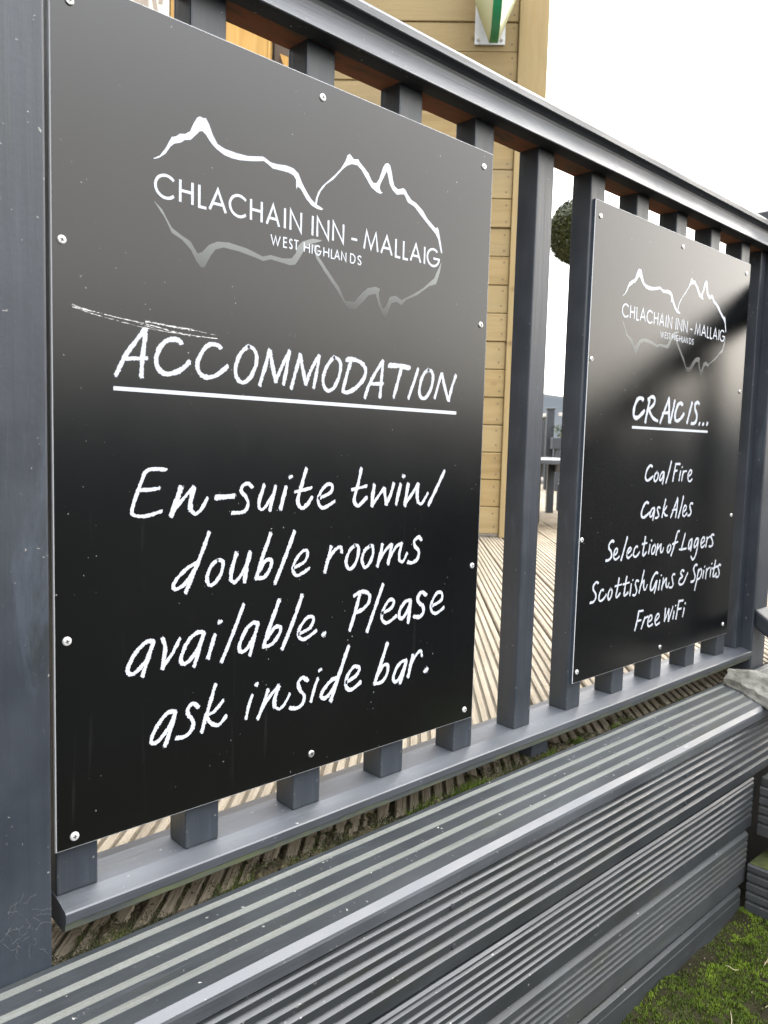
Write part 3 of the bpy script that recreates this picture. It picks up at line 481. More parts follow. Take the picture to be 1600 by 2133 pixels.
POLYS={"m1":[971,6624,1037,6667,1099,6754,1131,6818,1161,6874,1207,6893,1248,6928,1306,6943,1359,6983,1394,7065,1435,7134,1465,7156,1507,7150,1532,7159,1569,7111,1613,7018,1670,6944,1758,6920,1899,6915,2031,6922,2219,6966,2261,6954,2317,6933,2401,6934,2514,6952,2587,6948,2619,6945,2686,6910,2740,6819,2809,6736,2872,6674,2949,6632,2988,6623,3043,6606,3020,6586,2958,6587,2881,6605,2804,6659,2727,6746,2697,6762,2675,6763,2668,6734,2660,6753,2658,6834,2621,6871,2548,6885,2487,6883,2346,6875,2275,6908,2234,6923,2098,6887,1939,6855,1836,6849,1746,6858,1658,6893,1595,6934,1533,7001,1496,7022,1466,7014,1424,6966,1365,6903,1300,6883,1260,6848,1190,6819,1150,6783,1099,6703,1032,6645,976,6619],"m2":[2926,6633,2933,6688,2969,6779,3029,6858,3136,6956,3214,7029,3292,7115,3354,7209,3384,7284,3420,7311,3450,7289,3484,7267,3550,7284,3585,7250,3655,7206,3716,7165,3762,7102,3798,7073,3850,7085,3892,7146,3948,7293,3982,7343,4026,7363,4063,7347,4093,7272,4115,7187,4145,7118,4210,7094,4256,7115,4302,7131,4340,7112,4380,7069,4439,7023,4536,6999,4657,6932,4739,6856,4895,6766,4935,6787,4957,6751,5006,6595,5039,6477,5012,6479,4952,6640,4898,6698,4763,6779,4620,6870,4500,6951,4384,6978,4314,7060,4249,7045,4194,7026,4120,7060,4062,7124,4032,7218,4012,7264,3962,7176,3911,7087,3901,7041,3923,7002,3956,6996,3916,6974,3854,6979,3765,7015,3675,7106,3605,7175,3536,7213,3453,7204,3380,7167,3308,7101,3184,6967,3075,6881,3000,6786,2963,6707,2950,6621],"r1":[974,6232,1060,6171,1166,6015,1263,5967,1372,5921,1450,5820,1495,5837,1585,5933,1676,5980,1817,5997,2035,5977,2235,5931,2337,5964,2495,5957,2614,5978,2667,6041,2693,6121,2760,6188,2898,6247,3040,6257,3011,6236,2871,6183,2789,6107,2723,5997,2670,5923,2603,5901,2338,5918,2236,5884,2135,5903,1938,5929,1747,5934,1654,5896,1597,5817,1530,5696,1485,5693,1440,5740,1373,5844,1274,5922,1166,5967,1092,6094,998,6204],"r2":[2950,6198,3002,6058,3136,5926,3303,5772,3398,5627,3537,5635,3658,5757,3751,5830,3879,5866,3952,5849,3931,5798,3951,5705,4004,5617,4052,5648,4115,5777,4215,5811,4320,5770,4527,5874,4703,5976,4900,6132,4969,6258,5032,6370,5008,6239,4941,6063,4812,6018,4599,5873,4390,5780,4323,5705,4236,5734,4151,5710,4104,5607,4042,5483,3971,5589,3919,5677,3882,5779,3770,5750,3677,5655,3570,5558,3447,5537,3384,5602,3259,5743,3078,5916,2959,6039,2905,6176],"u1":[570,4432,570,4393,5424,4387,5422,4431],"u2":[10073,4406,10078,4359,13041,4373,13035,4418]}
LOGO={'cap': (6269, 6510), 'text': [('C', 977, 1198), ('H', 1241, 1403), ('L', 1451, 1561), ('A', 1569, 1786), ('C', 1805, 2026), ('H', 2063, 2226), ('A', 2264, 2454), ('I', 2501, 2530), ('N', 2577, 2750), ('I', 2882, 2912), ('N', 2951, 3139), ('N', 3181, 3363), ('-', 3474, 3563), ('M', 3660, 3910), ('A', 3937, 4146), ('L', 4183, 4291), ('L', 4318, 4428), ('A', 4443, 4652), ('I', 4691, 4725), ('G', 4745, 4995)], 'cap2': (6074, 6191), 'text2': [('W', 2329, 2465), ('E', 2496, 2557), ('S', 2571, 2630), ('T', 2638, 2712), ('H', 2778, 2867), ('I', 2889, 2906), ('G', 2929, 3029), ('H', 3057, 3145), ('L', 3168, 3224), ('A', 3218, 3307), ('N', 3322, 3404), ('D', 3459, 3545), ('S', 3567, 3645)]}
SCREWS=[[[0.0176, 0.7754], [0.3003, 0.7811], [0.5807, 0.7771], [0.0094, 0.5693], [0.5861, 0.5649], [0.0116, 0.2036], [0.587, 0.2262], [0.0176, 0.012], [0.3029, 0.0209], [0.582, 0.0157]], [[0.8734, 0.7738], [1.1549, 0.7781], [1.4385, 0.7759], [0.8673, 0.5447], [1.4432, 0.5292], [0.8653, 0.2455], [1.4411, 0.2639], [0.8701, 0.0191], [1.1567, 0.0171], [1.4349, 0.0245]]]
def catmull(P, step):
    if len(P) == 2: ctrl = [P[0], P[0], P[1], P[1]]
    else: ctrl = [P[0]] + P + [P[-1]]
    out = []
    for i in range(1, len(ctrl) - 2):
        p0, p1, p2, p3 = (Vector(q) for q in ctrl[i - 1:i + 3])
        n = max(1, int((p2 - p1).length/step))
        for k in range(n):
            t = k/n
            out.append(0.5*((2*p1) + (p2 - p0)*t + (2*p0 - 5*p1 + 4*p2 - p3)*t*t + (3*p1 - p0 - 3*p2 + p3)*t**3))
    out.append(Vector(ctrl[-2])); return out
def stroke_mesh(strokes, dx, y, jit, step, wk=1.2):
    """chalk or pen strokes as flat ribbons (three rows) on the panel face"""
    mb = MB(); r = random.Random(len(strokes))
    for si, (w, p) in enumerate(strokes):
        hw = w/20000.0*wk
        P = [(p[i]/1e4 + dx, p[i + 1]/1e4) for i in range(0, len(p), 2)]
        L = catmull([Vector(q) for q in P], step)
        if len(L) < 2: L = [L[0], L[0] + Vector((0.0003, 0))]
        yy = y - 0.000003*(si % 23)
        a = (L[1] - L[0]).normalized(); b = (L[-1] - L[-2]).normalized()
        L = [L[0] - a*hw*0.9, L[0] - a*hw*0.55] + L + [L[-1] + b*hw*0.55, L[-1] + b*hw*0.9]
        n = len(L); vs = []; tn = []; wob = r.uniform(0, 6)
        for i, q in enumerate(L):
            d = (L[min(i + 1, n - 1)] - L[max(i - 1, 0)]); d = d.normalized() if d.length > 1e-9 else Vector((1, 0)); nn = Vector((-d.y, d.x))
            k = 0.42 if i in (0, n - 1) else (0.86 if i in (1, n - 2) else 1.0)
            k *= 1 + 0.10*math.sin(i*0.35 + wob)*(1 if jit else 0)
            for s_ in (-1, 0, 1):
                e = q + nn*(s_*hw*k + (r.gauss(0, jit) if s_ else 0))
                vs.append((e.x, yy, e.y)); tn.append(0.0 if s_ == 0 and 1 < i < n - 2 else 1.0)
        mb.add(vs, [(3*i + c, 3*i + c + 1, 3*i + c + 4, 3*i + c + 3) for i in range(n - 1) for c in (0, 1)], 0, tn)
    return mb
def glyph(ch):
    """thin geometric capitals as strokes in a unit box"""
    arc = lambda a0, a1, cx=.5, cy=.5, rx=.5, ry=.5, n=18: [(cx + rx*math.cos(R(a0 + (a1 - a0)*i/n)), cy + ry*math.sin(R(a0 + (a1 - a0)*i/n))) for i in range(n + 1)]
    G = {'C': [arc(42, 318, .58, .5, .58)], 'H': [[(0, 0), (0, 1)], [(1, 0), (1, 1)], [(0, .52), (1, .52)]], 'L': [[(0, 1), (0, 0), (1, 0)]],
         'A': [[(0, 0), (.5, 1), (1, 0)], [(.2, .33), (.8, .33)]], 'I': [[(.5, 0), (.5, 1)]], 'N': [[(0, 0), (0, 1), (1, 0), (1, 1)]], '-': [[(0, .36), (1, .36)]],
         'M': [[(0, 0), (.16, 1), (.5, .08), (.84, 1), (1, 0)]], 'G': [arc(48, 340, .5, .5, .5) + [(1, .46), (.52, .46)]],
         'W': [[(0, 1), (.27, 0), (.5, .92), (.73, 0), (1, 1)]], 'E': [[(1, 1), (0, 1), (0, 0), (1, 0)], [(0, .53), (.95, .53)]],
         'S': [[(.92, .84), (.72, .98), (.38, .98), (.12, .84), (.14, .66), (.42, .53), (.74, .42), (.92, .24), (.78, .05), (.40, 0), (.08, .14)]],
         'T': [[(0, 1), (1, 1)], [(.5, 1), (.5, 0)]], 'D': [[(0, 0), (0, 1), (.35, 1)] + arc(80, -80, .35, .5, .65, .5, 14) + [(.35, 0), (0, 0)]]}
    return G[ch]
def poly_stroke(mb, pts, hw, y, close=False):
    """mitred constant-width outline"""
    P = [Vector(p) for p in pts]; n = len(P); vs = []
    for i, q in enumerate(P):
        a = (q - P[i - 1]).normalized() if i > 0 else (P[1] - q).normalized()
        b = (P[i + 1] - q).normalized() if i < n - 1 else a
        t = (a + b); t = t.normalized() if t.length > 1e-6 else a
        nn = Vector((-t.y, t.x)); k = hw/max(0.45, abs(nn.dot(Vector((-a.y, a.x)))))
        for s_ in (-1, 1): e = q + nn*k*s_; vs.append((e.x, y, e.y))
    mb.add(vs, [(2*i, 2*i + 1, 2*i + 3, 2*i + 2) for i in range(n - 1)])
def logo_text(dx, dz, y):
    mb = MB(); i = 0
    for key, cap, hw in (('text', 'cap', 0.00142), ('text2', 'cap2', 0.00078)):
        z0, z1 = LOGO[cap][0]/1e4 + dz, LOGO[cap][1]/1e4 + dz
        for ch, a, b in LOGO[key]:
            x0, x1 = a/1e4 + dx, b/1e4 + dx
            for s_ in glyph(ch):
                ins = hw if ch != '-' else 0
                P = [(x0 + ins + (x1 - x0 - 2*ins)*u, z0 + hw + (z1 - z0 - 2*hw)*v) for u, v in s_]
                poly_stroke(mb, P, hw, y - 0.000004*(i % 11)); i += 1
    return mb
def poly_fill(keys, dx, dz, y):
    mb = MB()
    for k, key in enumerate(keys):
        p = POLYS[key]; pts = [(p[i]/1e4 + dx, y - 0.00001*k, p[i + 1]/1e4 + dz) for i in range(0, len(p), 2)]
        from mathutils.geometry import tessellate_polygon
        tris = tessellate_polygon([[Vector((q[0], q[2], 0)) for q in pts]])
        mb.add(pts, tris)
    return mb
def screw_mesh(x, z, y, r0, ang):
    m = MB(); seg = 20
    rings = [(r0*1.0, 0.0), (r0*0.98, -0.0010), (r0*0.80, -0.0017), (r0*0.42, -0.0019)]
    vs = [(x + r*math.cos(2*math.pi*k/seg), y + d, z + r*math.sin(2*math.pi*k/seg)) for r, d in rings for k in range(seg)]
    fs = [(j*seg + k, j*seg + (k + 1) % seg, (j + 1)*seg + (k + 1) % seg, (j + 1)*seg + k) for j in range(len(rings) - 1) for k in range(seg)] + [tuple((len(rings) - 1)*seg + k for k in range(seg))]
    m.add(vs, fs)
    for t in (ang, ang + math.pi/2):     # cross recess
        dx, dz = math.cos(t)*r0*0.46, math.sin(t)*r0*0.46; nx, nz = -math.sin(t)*r0*0.11, math.cos(t)*r0*0.11
        m.add([(x - dx - nx, y - 0.00205, z - dz - nz), (x + dx - nx, y - 0.00205, z + dz - nz), (x + dx + nx, y - 0.00205, z + dz + nz), (x - dx + nx, y - 0.00205, z - dz + nz)], [(0, 1, 2, 3)], 1)
    return m
def make_sign(name, label, x0, thick, dx, heads, body, ul, screws, r0, cuts, scratch=None):
    s = tag(empty(name, (x0 + 0.3, 0, 0)), label, 'sign', 'black menu boards screwed to the balustrade')
    m = MB(); W_, H_ = 0.6, 0.798; bev = 0.0009
    z0 = 0.0004
    # face (0) set in from the light edge (1)
    a, b = x0 + bev, x0 + W_ - bev
    m.add([(a, 0, z0 + bev), (b, 0, z0 + bev), (b, 0, z0 + H_ - bev), (a, 0, z0 + H_ - bev)], [(0, 1, 2, 3)], 0)
    e = [(x0, z0), (x0 + W_, z0), (x0 + W_, z0 + H_), (x0, z0 + H_)]; ii = [(a, z0 + bev), (b, z0 + bev), (b, z0 + H_ - bev), (a, z0 + H_ - bev)]
    vs = [(x, 0, z) for x, z in ii] + [(x, 0.0006, z) for x, z in e] + [(x, thick, z) for x, z in e]
    m.add(vs, [(k, 4 + k, 4 + (k + 1) % 4, (k + 1) % 4) for k in range(4)] , 1)
    m.add(vs[4:], [(k, 4 + k, 4 + (k + 1) % 4, (k + 1) % 4) for k in range(4)] + [(7, 6, 5, 4)], 2)
    part(m, 'panel', [M['sign'], M['sign_edge'], M['edge_dark'] if thick > 0.0045 else M['sign_edge']], s)
    y = -0.00010
    dz = -0.003 if dx else 0.0
    f = part(poly_fill(('r1', 'r2'), dx, dz, y), 'logo_reflection', M['faded'], s)
    lg = part(poly_fill(('m1', 'm2'), dx, dz, y - 0.00003), 'mountain_logo', M['print'], s)
    part(logo_text(dx, dz, y - 0.00006), 'inn_name', M['print'], s)
    part(stroke_mesh(heads, 0, y, 0.00022, 0.0011), 'heading', M['chalk'], s, attr='edge')
    q = POLYS[ul]; mb = MB(); mb.add([(q[i]/1e4, y, q[i + 1]/1e4) for i in range(0, 8, 2)], [(0, 1, 2, 3)]); part(mb, 'underline', M['print'], s)
    for lo, hi in zip(cuts[:-1], cuts[1:]):
        ln = [q for q in body if lo <= sum(q[1][1::2])/len(q[1])*2 < hi]
        ln.sort(key=lambda q: min(q[1][0::2])); words = [[ln[0]]]; mx_ = max(ln[0][1][0::2])
        for q in ln[1:]:
            if min(q[1][0::2]) - mx_ > (78 if dx == 0 else 40): words.append([])
            words[-1].append(q); mx_ = max(mx_, max(q[1][0::2]))
        for wd in words: part(stroke_mesh(wd, 0, y, 0.00018, 0.0010, 1.05 if dx else 1.2), 'handwriting', M['chalk'], s, attr='edge')
    if scratch: part(stroke_mesh(scratch, 0, y - 0.00012, 0.0002, 0.002), 'scratch_marks', M['scratch'], s, attr='edge')
    for k, (sx, sz) in enumerate(screws):
        part(screw_mesh(sx, sz, 0.0, r0*(1 if k % 3 else 0.95), rnd.uniform(0, 1.5)), 'screw', [M['steel_pale'] if k % 4 else M['steel'], M['dark']], s, smooth=False)
    return s
M['edge_dark'] = plain('navy_panel_edge', (0.035, 0.045, 0.06), 0.3)
make_sign('menu_board', 'black board headed ACCOMMODATION about en-suite rooms, beside the near newel post', 0.0, 0.0040, 0.0, STROKES['head1'], STROKES['body1'], 'u1', SCREWS[0], 0.0043, (0, 1400, 2300, 3000, 4000), STROKES['scratch'])
make_sign('menu_board', 'black board headed CRAIC IS... listing coal fire and ales, nearer the stairs', 0.8585, 0.0052, 0.8560, STROKES['head2'], STROKES['body2'], 'u2', SCREWS[1], 0.0043, (0, 1200, 1700, 2500, 3200, 4000))

# ------------------------------------------------------------------ timber kiosk behind, at 45 degrees to the fence
KC = 5.1535
kx, ky = KC/2, KC/2                       # s = 0 ; local X = along (1,-1)/sqrt2
ki = tag(empty('timber_kiosk', (kx, ky, -0.1), R(-45)), 'pale treated timber kiosk with horizontal planks standing on the deck', 'kiosk')
def kpart(mb, name, mat, par=None, **kw): return mb.build(name, mat, par or ki, **kw)
def planks(s0, s1, z_lo, nrow, thick, seed, joints=None):
    m = MB(); r = random.Random(seed); H = 0.1506
    for i in range(nrow):
        z = z_lo + i*H; j = r.uniform(-0.004, 0.004)
        m.box(s0, s1, j, thick, z + 0.0017, z + H - 0.0017, 0.0035, 0, r.uniform(0, 1), 1)
        for zz in (0.035, 0.115):      # screw heads near the board end
            for sx in (s1 - 0.030, s0 + 0.03):
                cx_, cz_ = sx + r.uniform(-.006, .006), z + zz + r.uniform(-.006, .006)
                m.add([(cx_ + 0.0045*math.cos(t*math.pi/4), j - 0.0006, cz_ + 0.0045*math.sin(t*math.pi/4)) for t in range(8)], [tuple(range(8))], 1, 0.0)
    return m
Z0K = 0.0225 - 0.0
kpart(planks(-0.36, 0.812, 0.018, 22, 0.05, 5), 'plank_wall', [M['timber'], M['bark']], attr='tone')
m = MB(); m.box(-0.36, 0.812, 0.0505, 0.07, 0.02, 3.3, 0, 0, 0.5); kpart(m, 'back_lining', M['dark'])
m = MB(); m.box(0.8135, 0.968, -0.022, 0.10, 0.0, 3.34, 0.004, 0, 0.7); cb = kpart(m, 'corner_board', M['timber_v'] if 'timber_v' in M else M['timber'], attr='tone')
m = MB()
for i in range(22): m.box(0.925, 0.966, 0.101, 2.0, 0.018 + i*0.1506, 0.018 + (i + 1)*0.1506 - 0.003, 0.003, 0, rnd.random(), 1)
kpart(m, 'side_wall', M['timber'], attr='tone')
m = MB(); m.box(-0.40, 1.05, -0.10, 2.1, 3.345, 3.40, 0.004, 0, 0.5); kpart(m, 'roof', M['timber'], attr='tone')

# building added out of view: blocks sky, mirrored dark in the balusters' gloss paint
ib = tag(empty('unseen_dark_building', (-2.0, 4.5, -0.5)), 'brown boarded building added out of view left of the deck to darken the balusters', 'building')
m = MB()
for i in range(33): m.box(0.0, 0.03, -4.2, 4.5, 0.02 + i*0.18, 0.02 + (i + 1)*0.18 - 0.006, 0.004, 0, rnd.random(), 1)
m.box(-3.0, -0.001, -4.2, 4.5, 0.0, 6.0, 0, 0, 0.5); m.build('wall', M['brown_board'], ib, attr='tone')
m = MB(); m.add([(0.35, -4.4, 5.97), (0.35, 4.7, 5.97), (-3.3, 4.7, 5.97), (-3.3, -4.4, 5.97), (-1.5, -4.4, 7.6), (-1.5, 4.7, 7.6)], [(0, 1, 5, 4), (2, 3, 4, 5), (0, 4, 3), (1, 2, 5), (0, 3, 2, 1)]); m.build('roof', M['hill'], ib)
for yy in (-2.4, 0.8):
    m = MB(); m.box(0.031, 0.06, yy, yy + 1.1, 1.4, 2.6, 0.004); wf = m.build('window', M['brown_board'], ib, attr='tone')
    m = MB(); m.box(0.061, 0.066, yy + 0.07, yy + 1.03, 1.47, 2.53); m.build('pane', M['dark_glass'], wf)

pw = tag(empty('added_dark_wall', (kx, ky, -0.1), R(-45)), 'brown boarded wall added behind the plywood screen and cream notice to darken the rail reflections', 'wall')  # added to mirror brown in the rail top and block sky
m = MB()
for i in range(24): m.box(-5.4, -0.37, 0.45, 0.50, 0.02 + i*0.15, 0.02 + (i + 1)*0.15 - 0.005, 0.004, 0, rnd.random(), 1)
m.build('boarding', M['brown_board'], pw, attr='tone')
m = MB(); m.box(-0.365, -0.30, 0.40, 0.52, 0.0, 3.7, 0.004); m.build('corner_post', M['brown_board'], pw, attr='tone')

# plywood sheet left of the kiosk, dark gap strip and lit triangle
pl = tag(empty('plywood_screen', (kx, ky, -0.1), R(-45)), 'plywood screen with sunlight painted in as orange, seen through the gap under the handrail', 'screen')
m = MB(); m.box(-1.035, -0.512, -0.02, 0.0, 0.0, 3.2, 0.002, 0, 0.1); m.build('sheet', M['ply'], pl, attr='tone')
m = MB(); m.box(-0.510, -0.497, -0.026, 0.03, 0.0, 3.2, 0.002, 0, 0.0); m.build('edge_batten', M['ply'], pl, attr='tone')
m = MB(); m.box(-0.485, -0.365, 0.03, 0.08, 0.0, 3.2, 0.003, 0, 0.9); m.build('dark_gap_strip', M['dark_timber'] if 'dark_timber' in M else M['bark'], pl, attr='tone')  # dark strip standing in for the shaded gap beside the sheet
m = MB(); zt = 0.1
m.add([(-0.452, 0.012, 2.565), (-0.366, 0.012, 2.53), (-0.366, 0.012, 2.30), (-0.452, 0.028, 2.565), (-0.366, 0.028, 2.53), (-0.366, 0.028, 2.30)], [(0, 2, 1), (3, 4, 5), (0, 1, 4, 3), (1, 2, 5, 4), (2, 0, 3, 5)], 0, 0.1)
m.build('light_triangle', M['ply'], pl, attr='tone')  # solid triangle in bright ply colour in place of a patch of light

# pale board with grey lettering further left (seen from behind, so its marks read mirrored)
nb = tag(empty('pale_notice', (kx, ky, -0.1), R(-45)), 'bright cream notice with grey mirrored lettering at the top left', 'notice')
m = MB(); m.box(-1.75, -1.045, -0.012, 0.0, 1.6, 3.1, 0.002); m.build('board', M['cream'], nb)
mb = MB()
for hw, P in ((0.013, [(-1.195, 2.95), (-1.235, 2.93), (-1.24, 2.86), (-1.205, 2.80), (-1.175, 2.83)]), (0.013, [(-1.170, 3.0), (-1.166, 2.72)]), (0.012, [(-1.105, 2.90), (-1.085, 2.86), (-1.092, 2.80)]), (0.012, [(-1.085, 2.90), (-1.125, 2.86), (-1.118, 2.78), (-1.10, 2.70)])):
    poly_stroke(mb, [tuple(v) for v in catmull([Vector(p) for p in P], 0.02)], hw, -0.0135 - 0.0002*len(P))
mb.build('lettering', M['grey_ink'], nb)

# projecting bar sign on the kiosk wall
ps = tag(empty('projecting_sign', (kx, ky, -0.1), R(-45)), 'green rimmed cream projecting sign bolted to the kiosk wall by a steel plate', 'sign')
m = MB(); m.box(0.583, 0.742, -0.006, -0.0008, 2.612, 2.87, 0.0015); pp = m.build('wall_plate', M['plate'], ps)
for bx in (0.600, 0.725):
    m = MB(); m.tube([(bx, -0.006, 2.638), (bx, -0.013, 2.638)], 0.009, 6); m.tube([(bx, -0.013, 2.638), (bx, -0.016, 2.638)], [0.007, 0.004], 8); m.build('bolt', M['steel'], pp)
# lens-shaped body: rim ellipse in the (depth, z) plane, domed faces bulging along s
cs, cd, cz, rd, rz_ = 0.668, -0.20, 2.875, 0.18, 0.335
for side in (-1, 1):
    m = MB(); vs = []; fs = []; NA, NRr = 48, 10
    for j in range(NRr + 1):
        rr = 1 - j/NRr; bul = 0.022 + 0.135*(1 - rr)**0.92
        for i in range(NA):
            a = 2*math.pi*i/NA; vs.append((cs + side*bul, cd + rd*rr*math.cos(a), cz + rz_*rr*math.sin(a)))
    for j in range(NRr):
        for i in range(NA): fs.append((j*NA + i, j*NA + (i + 1) % NA, (j + 1)*NA + (i + 1) % NA, (j + 1)*NA + i))
    m.add(vs, fs); m.build('domed_face', M['dome'], ps, smooth=True)
m = MB(); vs = []; NA = 64
for ds, k in ((-0.0215, 0.985), (-0.0215, 1.012), (0.0215, 1.012), (0.0215, 0.985)):
    for i in range(NA):
        a = 2*math.pi*i/NA; vs.append((cs + ds, cd + rd*k*math.cos(a), cz + rz_*k*math.sin(a)))
m.add(vs, [(j*NA + i, j*NA + (i + 1) % NA, ((j + 1) % 4)*NA + (i + 1) % NA, ((j + 1) % 4)*NA + i) for j in range(4) for i in range(NA)])
m.build('rim', M['green'], ps)

# ------------------------------------------------------------------ bench, far railing, planting
be = tag(empty('bench', (4.1416, 2.365, -0.1), R(45)), 'low dark painted bench on the deck between the balusters', 'bench')
m = MB(); m.box(-0.55, 1.05, -0.205, 0.17, 0.405, 0.432, 0.004); m.build('bench_top', M['paint_bench'] if 'paint_bench' in M else M['paint_x'], be)
for yy in (-0.190, 0.13):
    m = MB(); m.box(-0.45, 0.95, yy, yy + 0.02, 0.325, 0.404, 0.003); m.build('apron', M['paint_x'], be)
for xx in (-0.035, 0.86):
    for yy in (-0.180, 0.071):
        m = MB(); m.box(xx, xx + 0.055, yy, yy + 0.055, 0.0, 0.404, 0.004); m.build('leg', M['paint_z'], be)

def far_rail(name, label, org, rz, L, post_at):
    t = tag(empty(name, org, rz), label, 'railing', 'far railings round the deck edge')
    for px in post_at:
        m = MB(); m.box(px - 0.045, px + 0.045, -0.045, 0.045, 0, 0.98, 0.004); p = m.build('post', M['paint_z'], t)
        m = MB(); m.box(px - 0.055, px + 0.055, -0.055, 0.055, 0.981, 1.005, 0.006); m.build('post_cap', M['paint_x'], p)
    m = MB(); m.box(0.046, L, -0.035, 0.035, 0.90, 0.945, 0.006); m.build('handrail', M['pale_rail'], t)
    m = MB(); m.box(0.046, L, -0.025, 0.025, 0.10, 0.14, 0.006); m.build('bottom_rail', M['pale_rail'], t)
    x = 0.12
    while x < L - 0.05:
        m = MB(); m.box(x - 0.02, x + 0.02, -0.02, 0.02, 0.141, 0.899, 0.002); m.build('baluster', M['paint_z'], t); x += 0.12
    return t
M['pale_rail'] = plain('far_pale_rail', (0.42, 0.40, 0.36), 0.45)  # paler than the posts and balusters
far_rail('far_railing', 'far pale topped railing running back behind the bench', (7.775, 4.965, -0.1), R(45), 2.6, (0.0,))
far_rail('far_railing', 'far pale topped railing running to the right behind the trough plants', (7.81, 4.925, -0.1), R(-45), 2.4, (2.4,))

def leaf_cloud(mb, centre, radii, n, size, shell=0.55, seed=1, tone=True):
    r = random.Random(seed)
    for _ in range(n):
        while True:
            v = Vector((r.uniform(-1, 1), r.uniform(-1, 1), r.uniform(-1, 1)))
            if 0.05 < v.length < 1: break
        d = v.normalized(); v = d*(shell + (1 - shell)*r.random()**0.6)*(1 + 0.05*math.sin(7*d.x + 5*d.z))
        c = Vector((centre[0] + v.x*radii[0], centre[1] + v.y*radii[1], centre[2] + v.z*radii[2]))
        a = (d + Vector((r.gauss(0, .6), r.gauss(0, .6), r.gauss(0, .6)))).normalized(); b = a.orthogonal().normalized(); b.rotate(__import__('mathutils').Quaternion(a, r.uniform(0, 6.3))); c2 = a.cross(b)
        L = size*r.uniform(.6, 1.2); W = L*0.5
        mb.add([c - b*L*.5, c + c2*W*.5 + a*L*.1, c + b*L*.5, c - c2*W*.5 + a*L*.1], [(0, 1, 2, 3)], 0, 0.0)
to = tag(empty('topiary_tree', (5.161, 2.927, -0.1)), 'clipped green topiary ball on a thin stem in a square pot', 'tree')
m = MB(); leaf_cloud(m, (0, 0, 2.218), (0.238, 0.238, 0.242), 22000, 0.026, 0.72, 3); m.build('crown', M['box_leaf'], to, fix=False)
m = MB(); m.tube([(0, 0, 0.30), (0.008, 0, 0.8), (-0.004, 0.006, 1.4), (0, 0, 2.15)], [0.018, 0.016, 0.014, 0.012], 8)
for k in range(7):
    a = k*2.4; m.tube([(0, 0, 2.02 + 0.02*k), (0.14*math.cos(a), 0.14*math.sin(a), 2.13 + 0.03*k)], [0.007, 0.003], 5)
m.build('trunk', M['bark'], to)
m = MB(); m.box(-0.055, 0.055, -0.055, 0.055, 0.0, 0.22, 0.008); m.build('pot', M['pot'], to)

tr = tag(empty('planter_trough', (7.90, 4.60, -0.1), R(-45)), 'dark trough of leafy plants and pale flowers by the far railing', 'planter')
m = MB(); m.box(-0.35, 0.6, -0.1, 0.1, 0.50, 0.64, 0.01); m.box(-0.30, -0.25, -0.09, 0.09, 0, 0.5, 0.004); m.box(0.5, 0.55, -0.09, 0.09, 0, 0.5, 0.004); m.build('trough', M['pot'], tr)
m = MB(); leaf_cloud(m, (0.12, 0, 0.72), (0.48, 0.16, 0.14), 1500, 0.05, 0.2, 9); leaf_cloud(m, (0.12, -0.05, 0.30), (0.40, 0.16, 0.16), 1200, 0.05, 0.2, 10); m.build('foliage', M['box_leaf'], tr, fix=False)
m = MB(); leaf_cloud(m, (0.12, -0.09, 0.45), (0.25, 0.08, 0.05), 420, 0.045, 0.3, 12); m.build('flowers', M['flower'], tr, fix=False)

# ------------------------------------------------------------------ painted-over screw heads in the step, cobweb on the newel post
for x, y in ((0.395, -0.0535), (0.40, -0.104), (0.98, -0.0535), (0.985, -0.104), (1.02, -0.052)):
    m = MB(); m.tube([(x, y, ZA - 0.0030), (x, y, ZA - 0.0004)], 0.0036, 10); m.tube([(x, y, ZA - 0.0004), (x, y, ZA + 0.0002)], [0.0036, 0.0026], 10); part(m, 'screw_head', M['paint_dull'], st)
for x, z in ((0.40, -0.1420), (0.405, -0.1925), (0.98, -0.1425), (0.985, -0.1930), (0.99, -0.268), (0.995, -0.312)):
    m = MB(); m.tube([(x, -0.1475, z), (x, -0.1502, z)], 0.0036, 10); m.tube([(x, -0.1502, z), (x, -0.1508, z)], [0.0036, 0.0024], 10); part(m, 'screw_head', M['paint_dull'], st)
m = MB(); r = random.Random(3)
for k in range(22):
    x = -0.040 + r.gauss(0, 0.012); z = -0.055 + r.gauss(0, 0.016); a = r.uniform(0, 6.3); L = r.uniform(0.006, 0.022); P = []
    for q in range(5): P.append((x + math.cos(a)*L*q/4 + r.gauss(0, .0012), -0.0232 - abs(r.gauss(0, .0012)), z + math.sin(a)*L*q/4 + r.gauss(0, .0012)))
    m.tube(P, 0.00006, 4)
tag(m.build('cobweb', M['web'], None), 'wispy white cobweb clinging to the foot of the near newel post', 'cobweb')

